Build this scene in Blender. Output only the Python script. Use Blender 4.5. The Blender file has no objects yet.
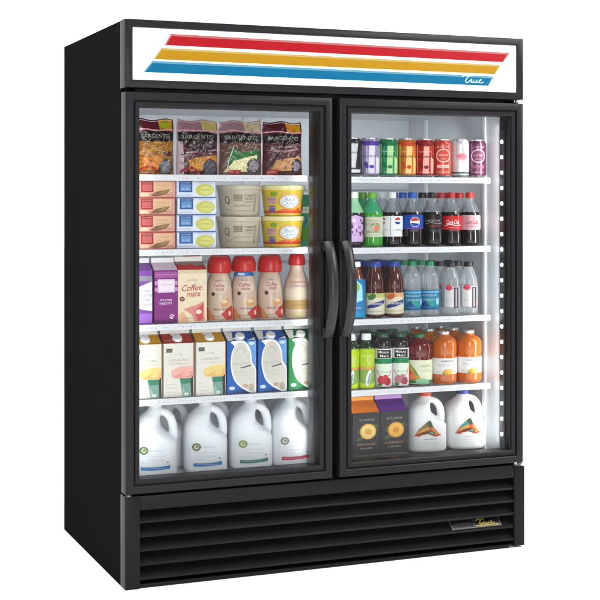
import bpy, bmesh, math, random
from mathutils import Vector, Matrix
from mathutils.bvhtree import BVHTree
random.seed(7)
S = bpy.context.scene
COL = S.collection
PI = math.pi

# ------------------------------------------------------------------ camera
cd = bpy.data.cameras.new('camera'); cam = bpy.data.objects.new('camera', cd); COL.objects.link(cam)
cam.location = (-1.0741, -4.0014, 1.1642)
cam.rotation_euler = (PI/2, 0, -0.3882)
cd.sensor_width = 36; cd.lens = 36*1380.28/600; cd.shift_y = -100.1/600
cd.clip_start = .05; cd.clip_end = 200
S.camera = cam

# ------------------------------------------------------------------ light
S.view_settings.view_transform = 'Standard'; S.view_settings.look = 'None'
S.view_settings.exposure = 0; S.view_settings.gamma = 1
W = bpy.data.worlds.new('World'); S.world = W; W.use_nodes = True
nt = W.node_tree; bg = nt.nodes['Background']
tc = nt.nodes.new('ShaderNodeTexCoord'); sx = nt.nodes.new('ShaderNodeSeparateXYZ')
nt.links.new(tc.outputs['Generated'], sx.inputs[0])
mr = nt.nodes.new('ShaderNodeMapRange'); mr.interpolation_type = 'SMOOTHSTEP'
mr.inputs[1].default_value = -.45; mr.inputs[2].default_value = .45     # studio: bright cove behind, dim room in front
mr.inputs[3].default_value = .45; mr.inputs[4].default_value = 2.0
nt.links.new(sx.outputs[1], mr.inputs[0]); nt.links.new(mr.outputs[0], bg.inputs['Strength'])
bg.inputs['Color'].default_value = (1, 1, 1, 1)

def area(name, loc, target, sx_, sy_, power, color=(1, 1, 1), spread=PI):
    l = bpy.data.lights.new(name, 'AREA'); l.shape = 'RECTANGLE'; l.size = sx_; l.size_y = sy_
    l.energy = power; l.color = color; l.spread = spread
    o = bpy.data.objects.new(name, l); COL.objects.link(o); o.location = loc
    d = Vector(target) - Vector(loc)
    o.rotation_euler = d.to_track_quat('-Z', 'Y').to_euler()
    return o
area('studio_softbox', (2.9, -1.8, 2.75), (.72, 0, .95), 1.7, 1.0, 88)
area('studio_front_strip', (-.15, -4.7, 1.45), (.7, 0, .85), .42, 2.0, 72)
area('studio_overhead', (.2, -.6, 4.6), (.2, -.3, 0), 4.5, 3.5, 300)

# ------------------------------------------------------------------ materials
def lin(h):
    h = h.lstrip('#'); c = [int(h[i:i+2], 16)/255 for i in (0, 2, 4)]
    return [x/12.92 if x <= .04045 else ((x+.055)/1.055)**2.4 for x in c]
_m = {}
def mat(name, hexc, rough=.4, spec=.5, metal=0., var=.07, scale=70, emit=0, bump=0, bscale=400, coat=0, gain=1, sss=0):
    k = (name, hexc)
    if k in _m: return _m[k]
    m = bpy.data.materials.new(name); m.use_nodes = True
    n = m.node_tree.nodes; L = m.node_tree.links; b = n['Principled BSDF']
    c = [min(1, x*gain) for x in lin(hexc)]
    t = n.new('ShaderNodeTexCoord'); no = n.new('ShaderNodeTexNoise'); no.inputs['Scale'].default_value = scale
    no.inputs['Detail'].default_value = 3
    L.new(t.outputs['Object'], no.inputs['Vector'])
    r = n.new('ShaderNodeMapRange'); r.inputs[3].default_value = 1-var; r.inputs[4].default_value = 1+var*.6
    L.new(no.outputs['Fac'], r.inputs[0])
    vm = n.new('ShaderNodeVectorMath'); vm.operation = 'SCALE'; vm.inputs[0].default_value = c
    L.new(r.outputs[0], vm.inputs['Scale']); L.new(vm.outputs[0], b.inputs['Base Color'])
    b.inputs['Roughness'].default_value = rough; b.inputs['Specular IOR Level'].default_value = spec
    b.inputs['Metallic'].default_value = metal; b.inputs['Coat Weight'].default_value = coat
    if sss:
        b.inputs['Subsurface Weight'].default_value = sss; b.inputs['Subsurface Radius'].default_value = (1, 1, 1); b.inputs['Subsurface Scale'].default_value = .03
    if emit:
        L.new(vm.outputs[0], b.inputs['Emission Color']); b.inputs['Emission Strength'].default_value = emit
    if bump:
        n2 = n.new('ShaderNodeTexNoise'); n2.inputs['Scale'].default_value = bscale; n2.inputs['Detail'].default_value = 2
        L.new(t.outputs['Object'], n2.inputs['Vector'])
        bp = n.new('ShaderNodeBump'); bp.inputs['Strength'].default_value = bump; bp.inputs['Distance'].default_value = .0006
        L.new(n2.outputs['Fac'], bp.inputs['Height']); L.new(bp.outputs[0], b.inputs['Normal'])
    _m[k] = m; return m
def deep(h, g=1.13):
    s_ = lambda c: 12.92*c if c <= .0031308 else 1.055*c**(1/2.4)-.055
    return ''.join('%02x' % round(255*s_(c**g)) for c in lin(h))
def ink(h, rough=.38): h = deep(h); return mat('printed_ink', h, rough, .28, var=.10, scale=90)
def clear(name, hexc, opac, rough=.08, gl=.14):
    k = (name, hexc)
    if k in _m: return _m[k]
    m = bpy.data.materials.new(name); m.use_nodes = True
    n = m.node_tree.nodes; L = m.node_tree.links; n.remove(n['Principled BSDF'])
    out = n['Material Output']; c = lin(hexc)+[1]
    tr = n.new('ShaderNodeBsdfTransparent'); tr.inputs[0].default_value = [.75+.25*x for x in c[:3]]+[1]
    df = n.new('ShaderNodeBsdfPrincipled'); df.inputs['Base Color'].default_value = c; df.inputs['Roughness'].default_value = rough
    g = n.new('ShaderNodeBsdfGlossy'); g.inputs['Roughness'].default_value = rough
    lw = n.new('ShaderNodeLayerWeight'); lw.inputs[0].default_value = .35
    no = n.new('ShaderNodeTexNoise'); no.inputs['Scale'].default_value = 40
    r = n.new('ShaderNodeMapRange'); r.inputs[3].default_value = opac*.7; r.inputs[4].default_value = min(1, opac*1.3)
    L.new(no.outputs['Fac'], r.inputs[0])
    a = n.new('ShaderNodeMixShader'); L.new(r.outputs[0], a.inputs[0]); L.new(tr.outputs[0], a.inputs[1]); L.new(df.outputs[0], a.inputs[2])
    mu = n.new('ShaderNodeMath'); mu.operation = 'MULTIPLY'; mu.inputs[1].default_value = gl*3; L.new(lw.outputs['Fresnel'], mu.inputs[0])
    b = n.new('ShaderNodeMixShader'); L.new(mu.outputs[0], b.inputs[0]); L.new(a.outputs[0], b.inputs[1]); L.new(g.outputs[0], b.inputs[2])
    L.new(b.outputs[0], out.inputs[0]); _m[k] = m; return m

BLACK = mat('black_powder_coat', '191819', .5, .0, var=.16, scale=4, bump=.25)
BLACKF = mat('black_door_aluminium', '1c1b1d', .36, .12, var=.06, scale=12, bump=.15)
BLACKG = mat('black_grille_paint', '151416', .38, .10, var=.1, scale=14, bump=.15)
GASKET = mat('black_rubber', '121213', .6, .3)
LINER = mat('white_liner_enamel', 'd3d7db', .28, .5, var=.04, scale=6)
BACKW = mat('grey_liner_back', 'ccd3d9', .35, .5, var=.05, scale=5)
SHELF = mat('white_wire_coating', 'd9dbdf', .34, .4, var=.05)
STEEL = mat('dull_steel', '6e6e70', .5, .5, 1)
WHITEP = mat('white_plastic', 'eef0f1', .3, .5, var=.03)

# ------------------------------------------------------------------ mesh helpers
class B:
    def __init__(s): s.bm = bmesh.new(); s.mats = []
    def slot(s, m):
        if m not in s.mats: s.mats.append(m)
        return s.mats.index(m)
    def quadset(s, vs, fs, m, M=None):
        i = s.slot(m)
        bv = [s.bm.verts.new((M @ Vector(v)) if M else v) for v in vs]
        for f in fs:
            try: fc = s.bm.faces.new([bv[k] for k in f]); fc.material_index = i; fc.smooth = True
            except ValueError: pass
        return bv
    def box(s, x0, x1, y0, y1, z0, z1, m, M=None, bev=0):
        v = [(x, y, z) for z in (z0, z1) for y in (y0, y1) for x in (x0, x1)]
        f = [(0, 2, 3, 1), (4, 5, 7, 6), (0, 1, 5, 4), (2, 6, 7, 3), (0, 4, 6, 2), (1, 3, 7, 5)]
        bv = s.quadset(v, f, m, M)
        if bev:
            es = {e for q in bv for e in q.link_edges}
            r = bmesh.ops.bevel(s.bm, geom=list(es), offset=bev, segments=2, profile=.6, affect='EDGES')
            for q in r['faces']: q.smooth = True
        return s
    def lathe(s, prof, m, seg=36, M=None, cx=0, cy=0):
        vs, fs, ms = [], [], []
        n = len(prof); cur = m
        for p in prof:
            for k in range(seg):
                a = 2*PI*k/seg; vs.append((cx+p[0]*math.cos(a), cy+p[0]*math.sin(a), p[1]))
        bv = [s.bm.verts.new((M @ Vector(v)) if M else v) for v in vs]
        for j in range(n-1):
            if len(prof[j]) > 2: cur = prof[j][2]
            i = s.slot(cur)
            for k in range(seg):
                k2 = (k+1) % seg
                fc = s.bm.faces.new([bv[j*seg+k], bv[j*seg+k2], bv[(j+1)*seg+k2], bv[(j+1)*seg+k]])
                fc.material_index = i; fc.smooth = True
        for j, rev in ((0, True), (n-1, False)):
            if prof[j][0] > 1e-5:
                ring = [bv[j*seg+k] for k in range(seg)]
                if rev: ring.reverse()
                fc = s.bm.faces.new(ring); fc.material_index = s.slot(cur if not rev else m)
        return s
    def tube(s, pts, r, m, seg=8, flat=None):
        pts = [Vector(p) for p in pts]; rings = []; i = s.slot(m)
        for k, p in enumerate(pts):
            t = (pts[min(k+1, len(pts)-1)]-pts[max(k-1, 0)]).normalized()
            ref = Vector((1, 0, 0)) if abs(t.x) < .9 else Vector((0, 0, 1))
            a = (ref-t*ref.dot(t)).normalized(); b = t.cross(a)
            ra, rb = (flat if flat else (r, r)) if not callable(r) else r(k/(len(pts)-1))
            ring = []
            for q in range(seg):
                an = 2*PI*(q+.5)/seg
                ring.append(s.bm.verts.new(p+a*ra*math.cos(an)+b*rb*math.sin(an)))
            rings.append(ring)
        for A, C in zip(rings, rings[1:]):
            for q in range(seg):
                f = s.bm.faces.new([A[q], A[(q+1) % seg], C[(q+1) % seg], C[q]]); f.material_index = i; f.smooth = True
        for R, rv in ((rings[0], 1), (rings[-1], 0)):
            f = s.bm.faces.new(R[::-1] if rv else R); f.material_index = i
        return s
    def ringframe(s, x0, x1, z0, z1, prof, m):
        """sweep a profile of (inset, y) round a rectangle with mitred corners"""
        i = s.slot(m); loops = []
        for d, y in prof:
            loops.append([s.bm.verts.new(p) for p in ((x0+d, y, z0+d), (x1-d, y, z0+d), (x1-d, y, z1-d), (x0+d, y, z1-d))])
        for A, C in zip(loops, loops[1:]):
            for q in range(4):
                f = s.bm.faces.new([A[q], A[(q+1) % 4], C[(q+1) % 4], C[q]]); f.material_index = i
        return s
    def done(s, name, parent=None, sharp=35, fix=True):
        me = bpy.data.meshes.new(name)
        if fix: bmesh.ops.recalc_face_normals(s.bm, faces=s.bm.faces)
        s.bm.to_mesh(me); s.bm.free()
        for m in s.mats: me.materials.append(m)
        for p in me.polygons: p.use_smooth = True
        me.set_sharp_from_angle(angle=math.radians(sharp))
        o = bpy.data.objects.new(name, me); COL.objects.link(o)
        if parent: o.parent = parent
        return o

_t = {}
def text2d(s):
    if s not in _t:
        c = bpy.data.curves.new('lettering', 'FONT'); c.body = s; c.size = 1; c.offset = .008; c.align_x = 'CENTER'; c.resolution_u = 2
        o = bpy.data.objects.new('lettering', c); COL.objects.link(o)
        bpy.context.view_layer.update()
        me = bpy.data.meshes.new_from_object(o.evaluated_get(bpy.context.evaluated_depsgraph_get()))
        vs = [(v.co.x, v.co.y) for v in me.vertices]; fs = [tuple(p.vertices) for p in me.polygons]
        bpy.data.objects.remove(o); bpy.data.curves.remove(c); bpy.data.meshes.remove(me)
        x0 = min(v[0] for v in vs); x1 = max(v[0] for v in vs); y0 = min(v[1] for v in vs); y1 = max(v[1] for v in vs)
        _t[s] = ([((x-(x0+x1)/2)/(y1-y0), (y-(y0+y1)/2)/(y1-y0)) for x, y in vs], fs, (x1-x0)/(y1-y0))
    return _t[s]

class Art:
    """flat printing, laid on a surface by a mapping (u, v, lift) -> point"""
    def __init__(s): s.it = []
    def poly(s, pts, m, layer=1): s.it.append((list(pts), [tuple(range(len(pts)))], m, layer)); return s
    def blob(s, pts, m, layer=2, lim=1, n=5):
        N = len(pts); out = []
        for i in range(N):
            p0, p1, p2, p3 = pts[i-1], pts[i], pts[(i+1) % N], pts[(i+2) % N]
            for k in range(n):
                t = k/n; f = lambda a, b, c, d: .5*(2*b+(c-a)*t+(2*a-5*b+4*c-d)*t*t+(3*b-a-3*c+d)*t**3)
                out.append((max(-lim, min(lim, f(p0[0], p1[0], p2[0], p3[0]))), max(.001, f(p0[1], p1[1], p2[1], p3[1]))))
        return s.poly(out, m, layer)
    def rect(s, u0, v0, u1, v1, m, layer=1): return s.poly([(u0, v0), (u1, v0), (u1, v1), (u0, v1)], m, layer)
    def ell(s, u, v, a, b, m, layer=2, rot=0, n=22):
        c, q = math.cos(rot), math.sin(rot)
        return s.poly([(u+a*math.cos(2*PI*k/n)*c-b*math.sin(2*PI*k/n)*q, v+a*math.cos(2*PI*k/n)*q+b*math.sin(2*PI*k/n)*c) for k in range(n)], m, layer)
    def ring(s, u, v, a, b, w, m, layer=3, a0=0, a1=2*PI, n=26):
        p = []
        for k in range(n+1):
            t = a0+(a1-a0)*k/n; p.append((u+a*math.cos(t), v+b*math.sin(t)))
        return s.stroke(p, w, m, layer)
    def stroke(s, pts, w, m, layer=3):
        L, R = [], []
        for k in range(len(pts)):
            a = pts[max(k-1, 0)]; b = pts[min(k+1, len(pts)-1)]
            dx, dy = b[0]-a[0], b[1]-a[1]; l = math.hypot(dx, dy) or 1
            ww = w[k] if isinstance(w, (list, tuple)) else w
            L.append((pts[k][0]-dy/l*ww/2, pts[k][1]+dx/l*ww/2)); R.append((pts[k][0]+dy/l*ww/2, pts[k][1]-dx/l*ww/2))
        n = len(pts)
        s.it.append((L+R, [(k+n, k+1+n, k+1, k) for k in range(n-1)], m, layer)); return s
    def text(s, st, u, v, h, m, layer=3, width=None, slant=0, rot=0):
        vs, fs, w = text2d(st); kx = (width/w if width else h)
        c, q = math.cos(rot), math.sin(rot)
        P = [(x*kx+y*h*slant, y*h) for x, y in vs]
        s.it.append(([(u+x*c-y*q, v+x*q+y*c) for x, y in P], fs, m, layer)); return s
    def scrib(s, u0, u1, v, h, m, layer=3, slant=0, seed=0, wt=.17, gap=.28):
        """small print too fine to read: a run of letter-like strokes"""
        h = min(h, .0082)*.72; R = random.Random(seed*977+int(u0*1e4)+int(v*1e4)); x = u0; w = h*wt*.8
        sl = lambda px, py: (px+py*slant, v-h/2+py)
        while x < u1-h*.4:
            lw = h*R.uniform(.42, .7); k = R.randrange(9)
            ln = lambda *p: s.stroke([sl(x+q[0]*lw, q[1]*h) for q in p], w, m, layer)
            if k == 0: ln((0, 0), (.5, 1), (1, 0))
            elif k == 1: ln((1, .9), (.4, 1), (0, .75), (.5, .5), (1, .25), (.5, 0), (0, .1))
            elif k == 2: ln((1, 1), (0, 1), (0, 0), (1, 0))
            elif k == 3: ln((0, 1), (1, 1)); ln((.5, 1), (.5, 0))
            elif k == 4: ln((0, 0), (0, 1), (.9, .85), (.9, .6), (0, .5), (1, 0))
            elif k == 5: ln((1, .85), (.5, 1), (.05, .6), (.05, .35), (.5, 0), (1, .15))
            elif k == 6: ln((0, 1), (0, 0), (.9, 0))
            elif k == 7: ln((0, 0), (0, 1), (1, 0), (1, 1))
            else: ln((.5, 1), (.02, .65), (.02, .3), (.5, 0), (.98, .3), (.98, .65), (.5, 1))
            x += lw+h*gap*R.uniform(.8, 1.2)
        return s
    def script(s, u0, u1, v, h, m, layer=3, w=.0012, seed=0, loops=6):
        """a flowing handwritten flourish"""
        R = random.Random(seed+5); p = []; n = loops*10
        hs = [R.uniform(.45, 1.0) for _ in range(loops+1)]; hs[0] = 1.25
        for k in range(n+1):
            t = k/n; q = t*loops; a = 2*PI*q
            p.append((u0+(u1-u0)*t-math.sin(a)*(u1-u0)/loops*.33, v+h*.5*(-math.cos(a))*hs[int(min(q, loops))]))
        return s.stroke(p, w, m, layer)
    def shift(s, dv): s.it[1:] = [([(x, y+dv) for x, y in v], f, m, l) for v, f, m, l in s.it[1:]]
    def put(s, b, mp, du=None, dv=None, vcuts=()):
        for vs, fs, m, layer in s.it:
            t = bmesh.new(); bv = [t.verts.new((x, y, 0)) for x, y in vs]
            for f in fs:
                try: t.faces.new([bv[k] for k in f])
                except ValueError: pass
            def cut(axis, at):
                no = (1, 0, 0) if axis == 0 else (0, 1, 0); co = (at, 0, 0) if axis == 0 else (0, at, 0)
                bmesh.ops.bisect_plane(t, geom=t.verts[:]+t.edges[:]+t.faces[:], plane_co=co, plane_no=no, dist=1e-7)
            xs = [v[0] for v in vs]; ys = [v[1] for v in vs]
            if du:
                k = math.floor(min(xs)/du)+1
                while k*du < max(xs)-1e-6: cut(0, k*du); k += 1
            if dv:
                k = math.floor(min(ys)/dv)+1
                while k*dv < max(ys)-1e-6: cut(1, k*dv); k += 1
            for z in vcuts:
                if min(ys)+1e-6 < z < max(ys)-1e-6: cut(1, z)
            i = b.slot(m); d = {}
            for f in t.faces:
                if f.calc_area() < 1e-12: continue
                ns = f.normal.z
                l = [v for v in f.verts]
                if ns < 0: l.reverse()
                for v in l:
                    if v not in d: d[v] = b.bm.verts.new(mp(v.co.x, v.co.y, .00025*layer+.0003))
                try: fc = b.bm.faces.new([d[v] for v in l]); fc.material_index = i; fc.smooth = True
                except ValueError: pass
            t.free()

def profR(prof):
    def R(z):
        for a, b in zip(prof, prof[1:]):
            if a[1] <= z <= b[1] and b[1] > a[1]: return a[0]+(b[0]-a[0])*(z-a[1])/(b[1]-a[1])
        return prof[-1][0] if z > prof[-1][1] else prof[0][0]
    return R
def wrapmap(prof, r0):
    R = profR(prof)
    def mp(u, v, o):
        a = u/r0; r = R(v)+o
        return (r*math.sin(a), -r*math.cos(a), v)
    return mp
def flatmap(y, z0=0, x0=0): return lambda u, v, o: (x0+u, y-o, z0+v)
def smooth_prof(pts, n=5):
    """Catmull-Rom through (r, z) points"""
    out = []
    for i in range(len(pts)-1):
        p0 = pts[max(i-1, 0)]; p1 = pts[i]; p2 = pts[i+1]; p3 = pts[min(i+2, len(pts)-1)]
        for k in range(n):
            t = k/n
            f = lambda a, b, c, d: .5*((2*b)+(-a+c)*t+(2*a-5*b+4*c-d)*t*t+(-a+3*b-3*c+d)*t**3)
            out.append((max(.0005, f(p0[0], p1[0], p2[0], p3[0])), p1[1]+(p2[1]-p1[1])*t))
    out.append(pts[-1]); return out

# ------------------------------------------------------------------ scene tags
def tag(o, label=None, cat=None, group=None, kind=None):
    if label: o['label'] = label
    if cat: o['category'] = cat
    if group: o['group'] = group
    if kind: o['kind'] = kind
    return o
def thing(name, label, cat, loc=(0, 0, 0), rz=0, group=None):
    o = bpy.data.objects.new(name, None); COL.objects.link(o); o.empty_display_size = .05
    o.location = loc; o.rotation_euler = (0, 0, rz)
    return tag(o, label, cat, group)
def dup(src, loc, rz, label, group=None):
    kids = [(c, list(c.children)) for c in src.children]
    r = src.copy(); COL.objects.link(r); r.location = loc; r.rotation_euler = (0, 0, rz); r['label'] = label
    if group: r['group'] = group
    for c, gs in kids:
        k = c.copy(); COL.objects.link(k); k.parent = r
        for g in gs:
            q = g.copy(); COL.objects.link(q); q.parent = k
    return r

# ------------------------------------------------------------------ ground
b = B(); n = 64
b.quadset([(30*math.cos(2*PI*k/n), 30*math.sin(2*PI*k/n), 0) for k in range(n)], [tuple(range(n))], mat('white_studio_floor', 'f6f6f6', .6, .2, var=.01, scale=2))
tag(b.done('floor'), kind='structure')

# ------------------------------------------------------------------ refrigerator
WX, DY, HZ = 1.372, .828, 1.705
fr = thing('display_refrigerator', 'tall black two door glass front display refrigerator with striped white header sign', 'refrigerator', (0, 0, 0))
FZ = .300                                            # inside floor
b = B()
b.box(0, .046, .058, DY, .0005, HZ, BLACK, bev=.003)          # side walls
b.box(WX-.040, WX, .058, DY, .0005, HZ, BLACK, bev=.003)
b.box(.046, WX-.040, .10, DY, HZ-.19, HZ-.001, BLACK)         # top box
b.box(.046, WX-.040, DY-.05, DY-.001, .01, HZ-.19, BLACK)     # back
b.box(.046, WX-.040, .10, DY-.05, .03, FZ-.008, BLACK)        # machine compartment
b.box(.046, WX-.040, .060, .098, FZ-.06, FZ+.008, GASKET)     # sill behind the doors
b.box(.046, WX-.040, .060, .098, 1.462, 1.52, GASKET)         # head behind the doors
b.done('cabinet', fr)
# white liner
lx0, lx1, ly0, ly1, lz1 = .055, 1.325, .076, .762, 1.470
b = B()
b.box(.047, lx0, ly0, ly1, FZ-.006, lz1, LINER); b.box(lx1, 1.331, ly0, ly1, FZ-.006, lz1, LINER)
b.box(lx0, lx1, .10, ly1, lz1-.002, lz1+.004, LINER); b.box(lx0, lx1, .10, ly1, FZ-.007, FZ, LINER)
b.done('side_liner', fr)
b = B(); b.box(lx0, lx1, ly1-.004, ly1+.002, FZ, lz1-.002, BACKW, bev=0)
for x in (.36, .655, .72, 1.02): b.box(x-.010, x+.010, ly1-.012, ly1-.0045, FZ+.004, lz1-.006, LINER, bev=.002)
b.done('back_liner', fr)
for x, sgn in ((lx0, 1), (lx1, -1)):
    for y in (.165, .60):
        b = B(); b.box(min(x, x+sgn*.006), max(x, x+sgn*.006), y, y+.022, FZ+.004, lz1-.006, WHITEP, bev=.0015)
        b.done('shelf_standard', fr)
# centre post and side jambs carrying the lamps
b = B(); b.box(.634, .741, .062, .104, FZ+.009, 1.461, mat('dark_post', '2b2b30', .35, .5), bev=.004); b.done('centre_post', fr)
b = B(); b.box(1.3235, 1.3310, .010, .0745, FZ+.009, 1.461, GASKET, bev=.002); b.done('door_jamb', fr)
b = B(); b.box(.0465, .0565, .060, .0745, FZ+.009, 1.461, GASKET, bev=.002); b.done('door_jamb', fr)
LED = mat('lamp_diode', 'ffffff', .3, emit=6)
b = B(); b.box(1.3203, 1.3233, .038, .066, .355, 1.40, mat('black_lamp_channel', '1b1b1d', .4), bev=.001); st = b.done('lamp_strip', fr)
pr = B(); pr.lathe([(.0066, 0), (.0063, .0025), (.0048, .0048), (.0025, .0061), (.0005, .0065)], LED, 14, Matrix.Rotation(-PI/2, 4, 'Y'))
led0 = pr.done('lamp_diode', st); led0.location = (1.3202, .052, .374)
for k in range(1, 20):
    o = led0.copy(); COL.objects.link(o); o.parent = st; o.location = (1.3202, .052, .374+k*.0519)
def strip(loc, dx, power):
    o = area('cabinet_lamp_or_fill', loc, (loc[0]+dx, loc[1]+2.1*abs(dx), loc[2]), .016, 1.08, power, (1, 1, 1), math.radians(120))
    # long side vertical
    d = Vector((dx, 2.1*abs(dx), 0)).normalized()
    M = Matrix((Vector((0, 0, 1)).cross(-d), Vector((0, 0, 1)), -d)).transposed()
    o.rotation_euler = M.to_euler()
strip((1.317, .074, .88), -1, .85); strip((.062, .080, .88), 1, .25)
strip((.631, .085, .88), -1, .35); strip((.744, .085, .88), 1, .38)

for x in (.36, .99):
    area('cabinet_lamp_or_fill', (x, .290, 1.462), (x, .70, 1.00), .42, .03, 1.3, (1, 1, 1), math.radians(140))  # added ceiling fill to brighten the rear of each bay, no fixture modelled
# doors
GLASS = bpy.data.materials.new('door_glass'); GLASS.use_nodes = True
n_ = GLASS.node_tree.nodes; L_ = GLASS.node_tree.links; n_.remove(n_['Principled BSDF'])
tr = n_.new('ShaderNodeBsdfTransparent'); tr.inputs[0].default_value = (.965, .975, .975, 1)
gl = n_.new('ShaderNodeBsdfGlossy'); gl.inputs['Roughness'].default_value = .02
mx = n_.new('ShaderNodeMixShader'); fz = n_.new('ShaderNodeFresnel'); fz.inputs[0].default_value = 1.22
L_.new(fz.outputs[0], mx.inputs[0]); L_.new(tr.outputs[0], mx.inputs[1]); L_.new(gl.outputs[0], mx.inputs[2])
L_.new(mx.outputs[0], n_['Material Output'].inputs[0])
dprof = [(0, .050), (0, .004), (.0012, .0012), (.004, 0), (.021, 0), (.0235, .0015), (.0245, .009), (.0285, .009), (.0295, .004), (.031, .0025),
         (.0405, .0025), (.043, .004), (.0450, .020), (.0450, .034)]
for x0, x1 in ((.0015, .674), (.698, 1.3715)):
    b = B(); z0, z1 = .284, 1.4875
    b.ringframe(x0, x1, z0, z1, dprof, BLACKF); b.ringframe(x0, x1, z0, z1, [(.0450, .034), (.0450, .050), (0, .050)], GASKET)
    d = b.done('glass_door', fr, sharp=30)
    b = B(); b.box(x0+.0447, x1-.0447, .022, .027, z0+.0447, z1-.0447, GLASS); b.done('glass_pane', d)
    b = B(); b.ringframe(x0+.012, x1-.012, z0+.012, z1-.012, [(0, .0505), (0, .0605), (.028, .0605), (.028, .0505)], GASKET); b.done('door_gasket', d)
    # bow handle
    hx = x1-.0195 if x0 < .3 else x0+.0175
    b = B(); pts = []
    for k in range(25):
        t = k/24; z = .737+t*.292
        pts.append((hx, -.008-.048*math.sin(PI*t)**.7, z))
    b.tube(pts, .01, mat('black_handle', '1d1c1e', .34, .3, bump=.1), 12, flat=(.0165, .0095))
    b.box(hx-.0168, hx+.0168, -.012, .0002, .731, .762, mat('black_handle', '1d1c1e', .34, .3, bump=.1), bev=.003)
    b.box(hx-.0168, hx+.0168, -.012, .0002, 1.004, 1.035, mat('black_handle', '1d1c1e', .34, .3, bump=.1), bev=.003)
    b.done('door_handle', d)
# header
b = B()
b.ringframe(0, WX, 1.5000, HZ, [(0, .0575), (0, .003), (.001, .001), (.003, 0), (.022, 0), (.0235, .001), (.0245, .008)], BLACKF)
b.box(.004, WX-.004, .012, .057, 1.502, 1.520, GASKET)
hd = b.done('header_frame', fr, sharp=30)
SIGN = mat('white_sign_panel', 'fbfbfb', .3, .4, var=.015, emit=.22)
b = B(); b.box(.0245, WX-.0245, .0065, .012, 1.5245, HZ-.0245, SIGN)
def lit(h): return mat('translucent_sign_print', h, .3, .15, var=.05, scale=30, emit=.16, gain=.36)
A = Art()
for (tl, bl_, tr_, br_), c, lt in ((((.1434, 1.6663), (.1230, 1.6307), (1.3239, 1.6563), (1.2970, 1.6235)), 'd81f2c', 'ee8a8a'),
                        (((.1137, 1.6228), (.0887, 1.5872), (1.2893, 1.6146), (1.2664, 1.5825)), 'e2a81e', 'f2d47c'),
                        (((.0856, 1.5826), (.0577, 1.5471), (1.2626, 1.5752), (1.2417, 1.5430)), '0c86b8', '7cc3e4')):
    f = lambda a, q, t: (a[0]+(q[0]-a[0])*t, a[1]+(q[1]-a[1])*t)
    A.poly([bl_, br_, tr_, tl], lit(lt), 1)
    il, ir = f(tl, bl_, .2), f(tr_, br_, .2)
    A.poly([(bl_[0]+.006, bl_[1]+.0012), (br_[0]-.003, br_[1]+.0012), (ir[0]-.006, ir[1]), (il[0]+.006, il[1])], lit(c), 2)
A.put(b, flatmap(.0065)); sign = b.done('sign_panel', fr)
# lettering on the blue stripe, handwritten
def true_script(A, u, v, s, m, w, layer=5):
    def st(p, ww=w): A.stroke([(u+x*s+y*s*.25, v+y*s) for x, y in p], ww, m, layer)
    st([(-.55, .75), (-.2, .95), (.3, .98), (.75, .92), (1.0, .98)], w*1.25)         # bar of the T
    st([(.45, .95), (.28, .7), (.15, .4), (.12, .15), (.28, .02), (.5, .06), (.72, .25)], w*1.4)
    st([(.72, .25), (.85, .48), (.95, .52), (.92, .3), (.98, .08), (1.12, .04), (1.25, .2)])   # r
    st([(1.25, .2), (1.35, .5), (1.32, .2), (1.4, .03), (1.55, .04), (1.7, .3), (1.78, .5), (1.74, .2), (1.8, .04), (1.92, .05), (2.05, .2)])  # u
    st([(2.05, .2), (2.25, .3), (2.4, .45), (2.3, .53), (2.15, .4), (2.12, .18), (2.25, .04), (2.5, .06), (2.8, .16)])  # e
b = B(); A = Art(); LT = mat('pale_sign_lettering', 'b9e0f0', .3, .3, var=.03, emit=.05)
true_script(A, 1.150, 1.5505, .0255, LT, .0022)
A.put(b, flatmap(.0065)); b.done('sign_lettering', sign)
# hinge pins
for x, y, za, zb, zr in ((1.352, .014, 1.4865, 1.5015, 1.4885), (.012, .008, .268, .290, .2785), (1.362, .008, .268, .290, .2785)):
    b = B(); b.lathe([(.0042, za), (.0042, zr), (.0085, zr+.0001), (.0085, zr+.004), (.0042, zr+.0041), (.0042, zb)], STEEL, 14, None, x, y); b.done('hinge_pin', fr)
# grille
b = B()
b.box(0, .046, 0, .0575, .001, .279, BLACKG, bev=.003)
b.box(1.337, 1.3765, 0, .0575, .006, .272, BLACKG, bev=.003)
b.box(.0462, 1.3368, .002, .026, .2345, .2775, BLACKG, bev=.003)
b.box(.0462, 1.3368, .09, .0995, .02, .27, GASKET)
b.box(.0462, 1.322, .006, .060, .0012, .0125, BLACKG, bev=.002)
gr = b.done('lower_grille', fr)
def louver_sec(zl):
    # blade: from top-back to a rolled front lip at zl
    return [(.050, zl+.0405), (.046, zl+.0405), (.012, zl+.0085), (.0045, zl+.004), (.0025, zl), (.0045, zl-.0035), (.012, zl-.0035), (.012, zl-.001), (.016, zl+.005), (.050, zl+.037)]
for zl in (.1985, .1560, .1135, .0710, .0285):
    b = B(); sec = louver_sec(zl); N = len(sec)
    vs = [(x, y, z) for x in (.0463, 1.3367) for y, z in sec]
    b.quadset(vs, [(k, (k+1) % N, N+(k+1) % N, N+k) for k in range(N)]+[tuple(range(N))[::-1], tuple(range(N, 2*N))], BLACKG)
    b.done('louver', gr, sharp=25)
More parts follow.
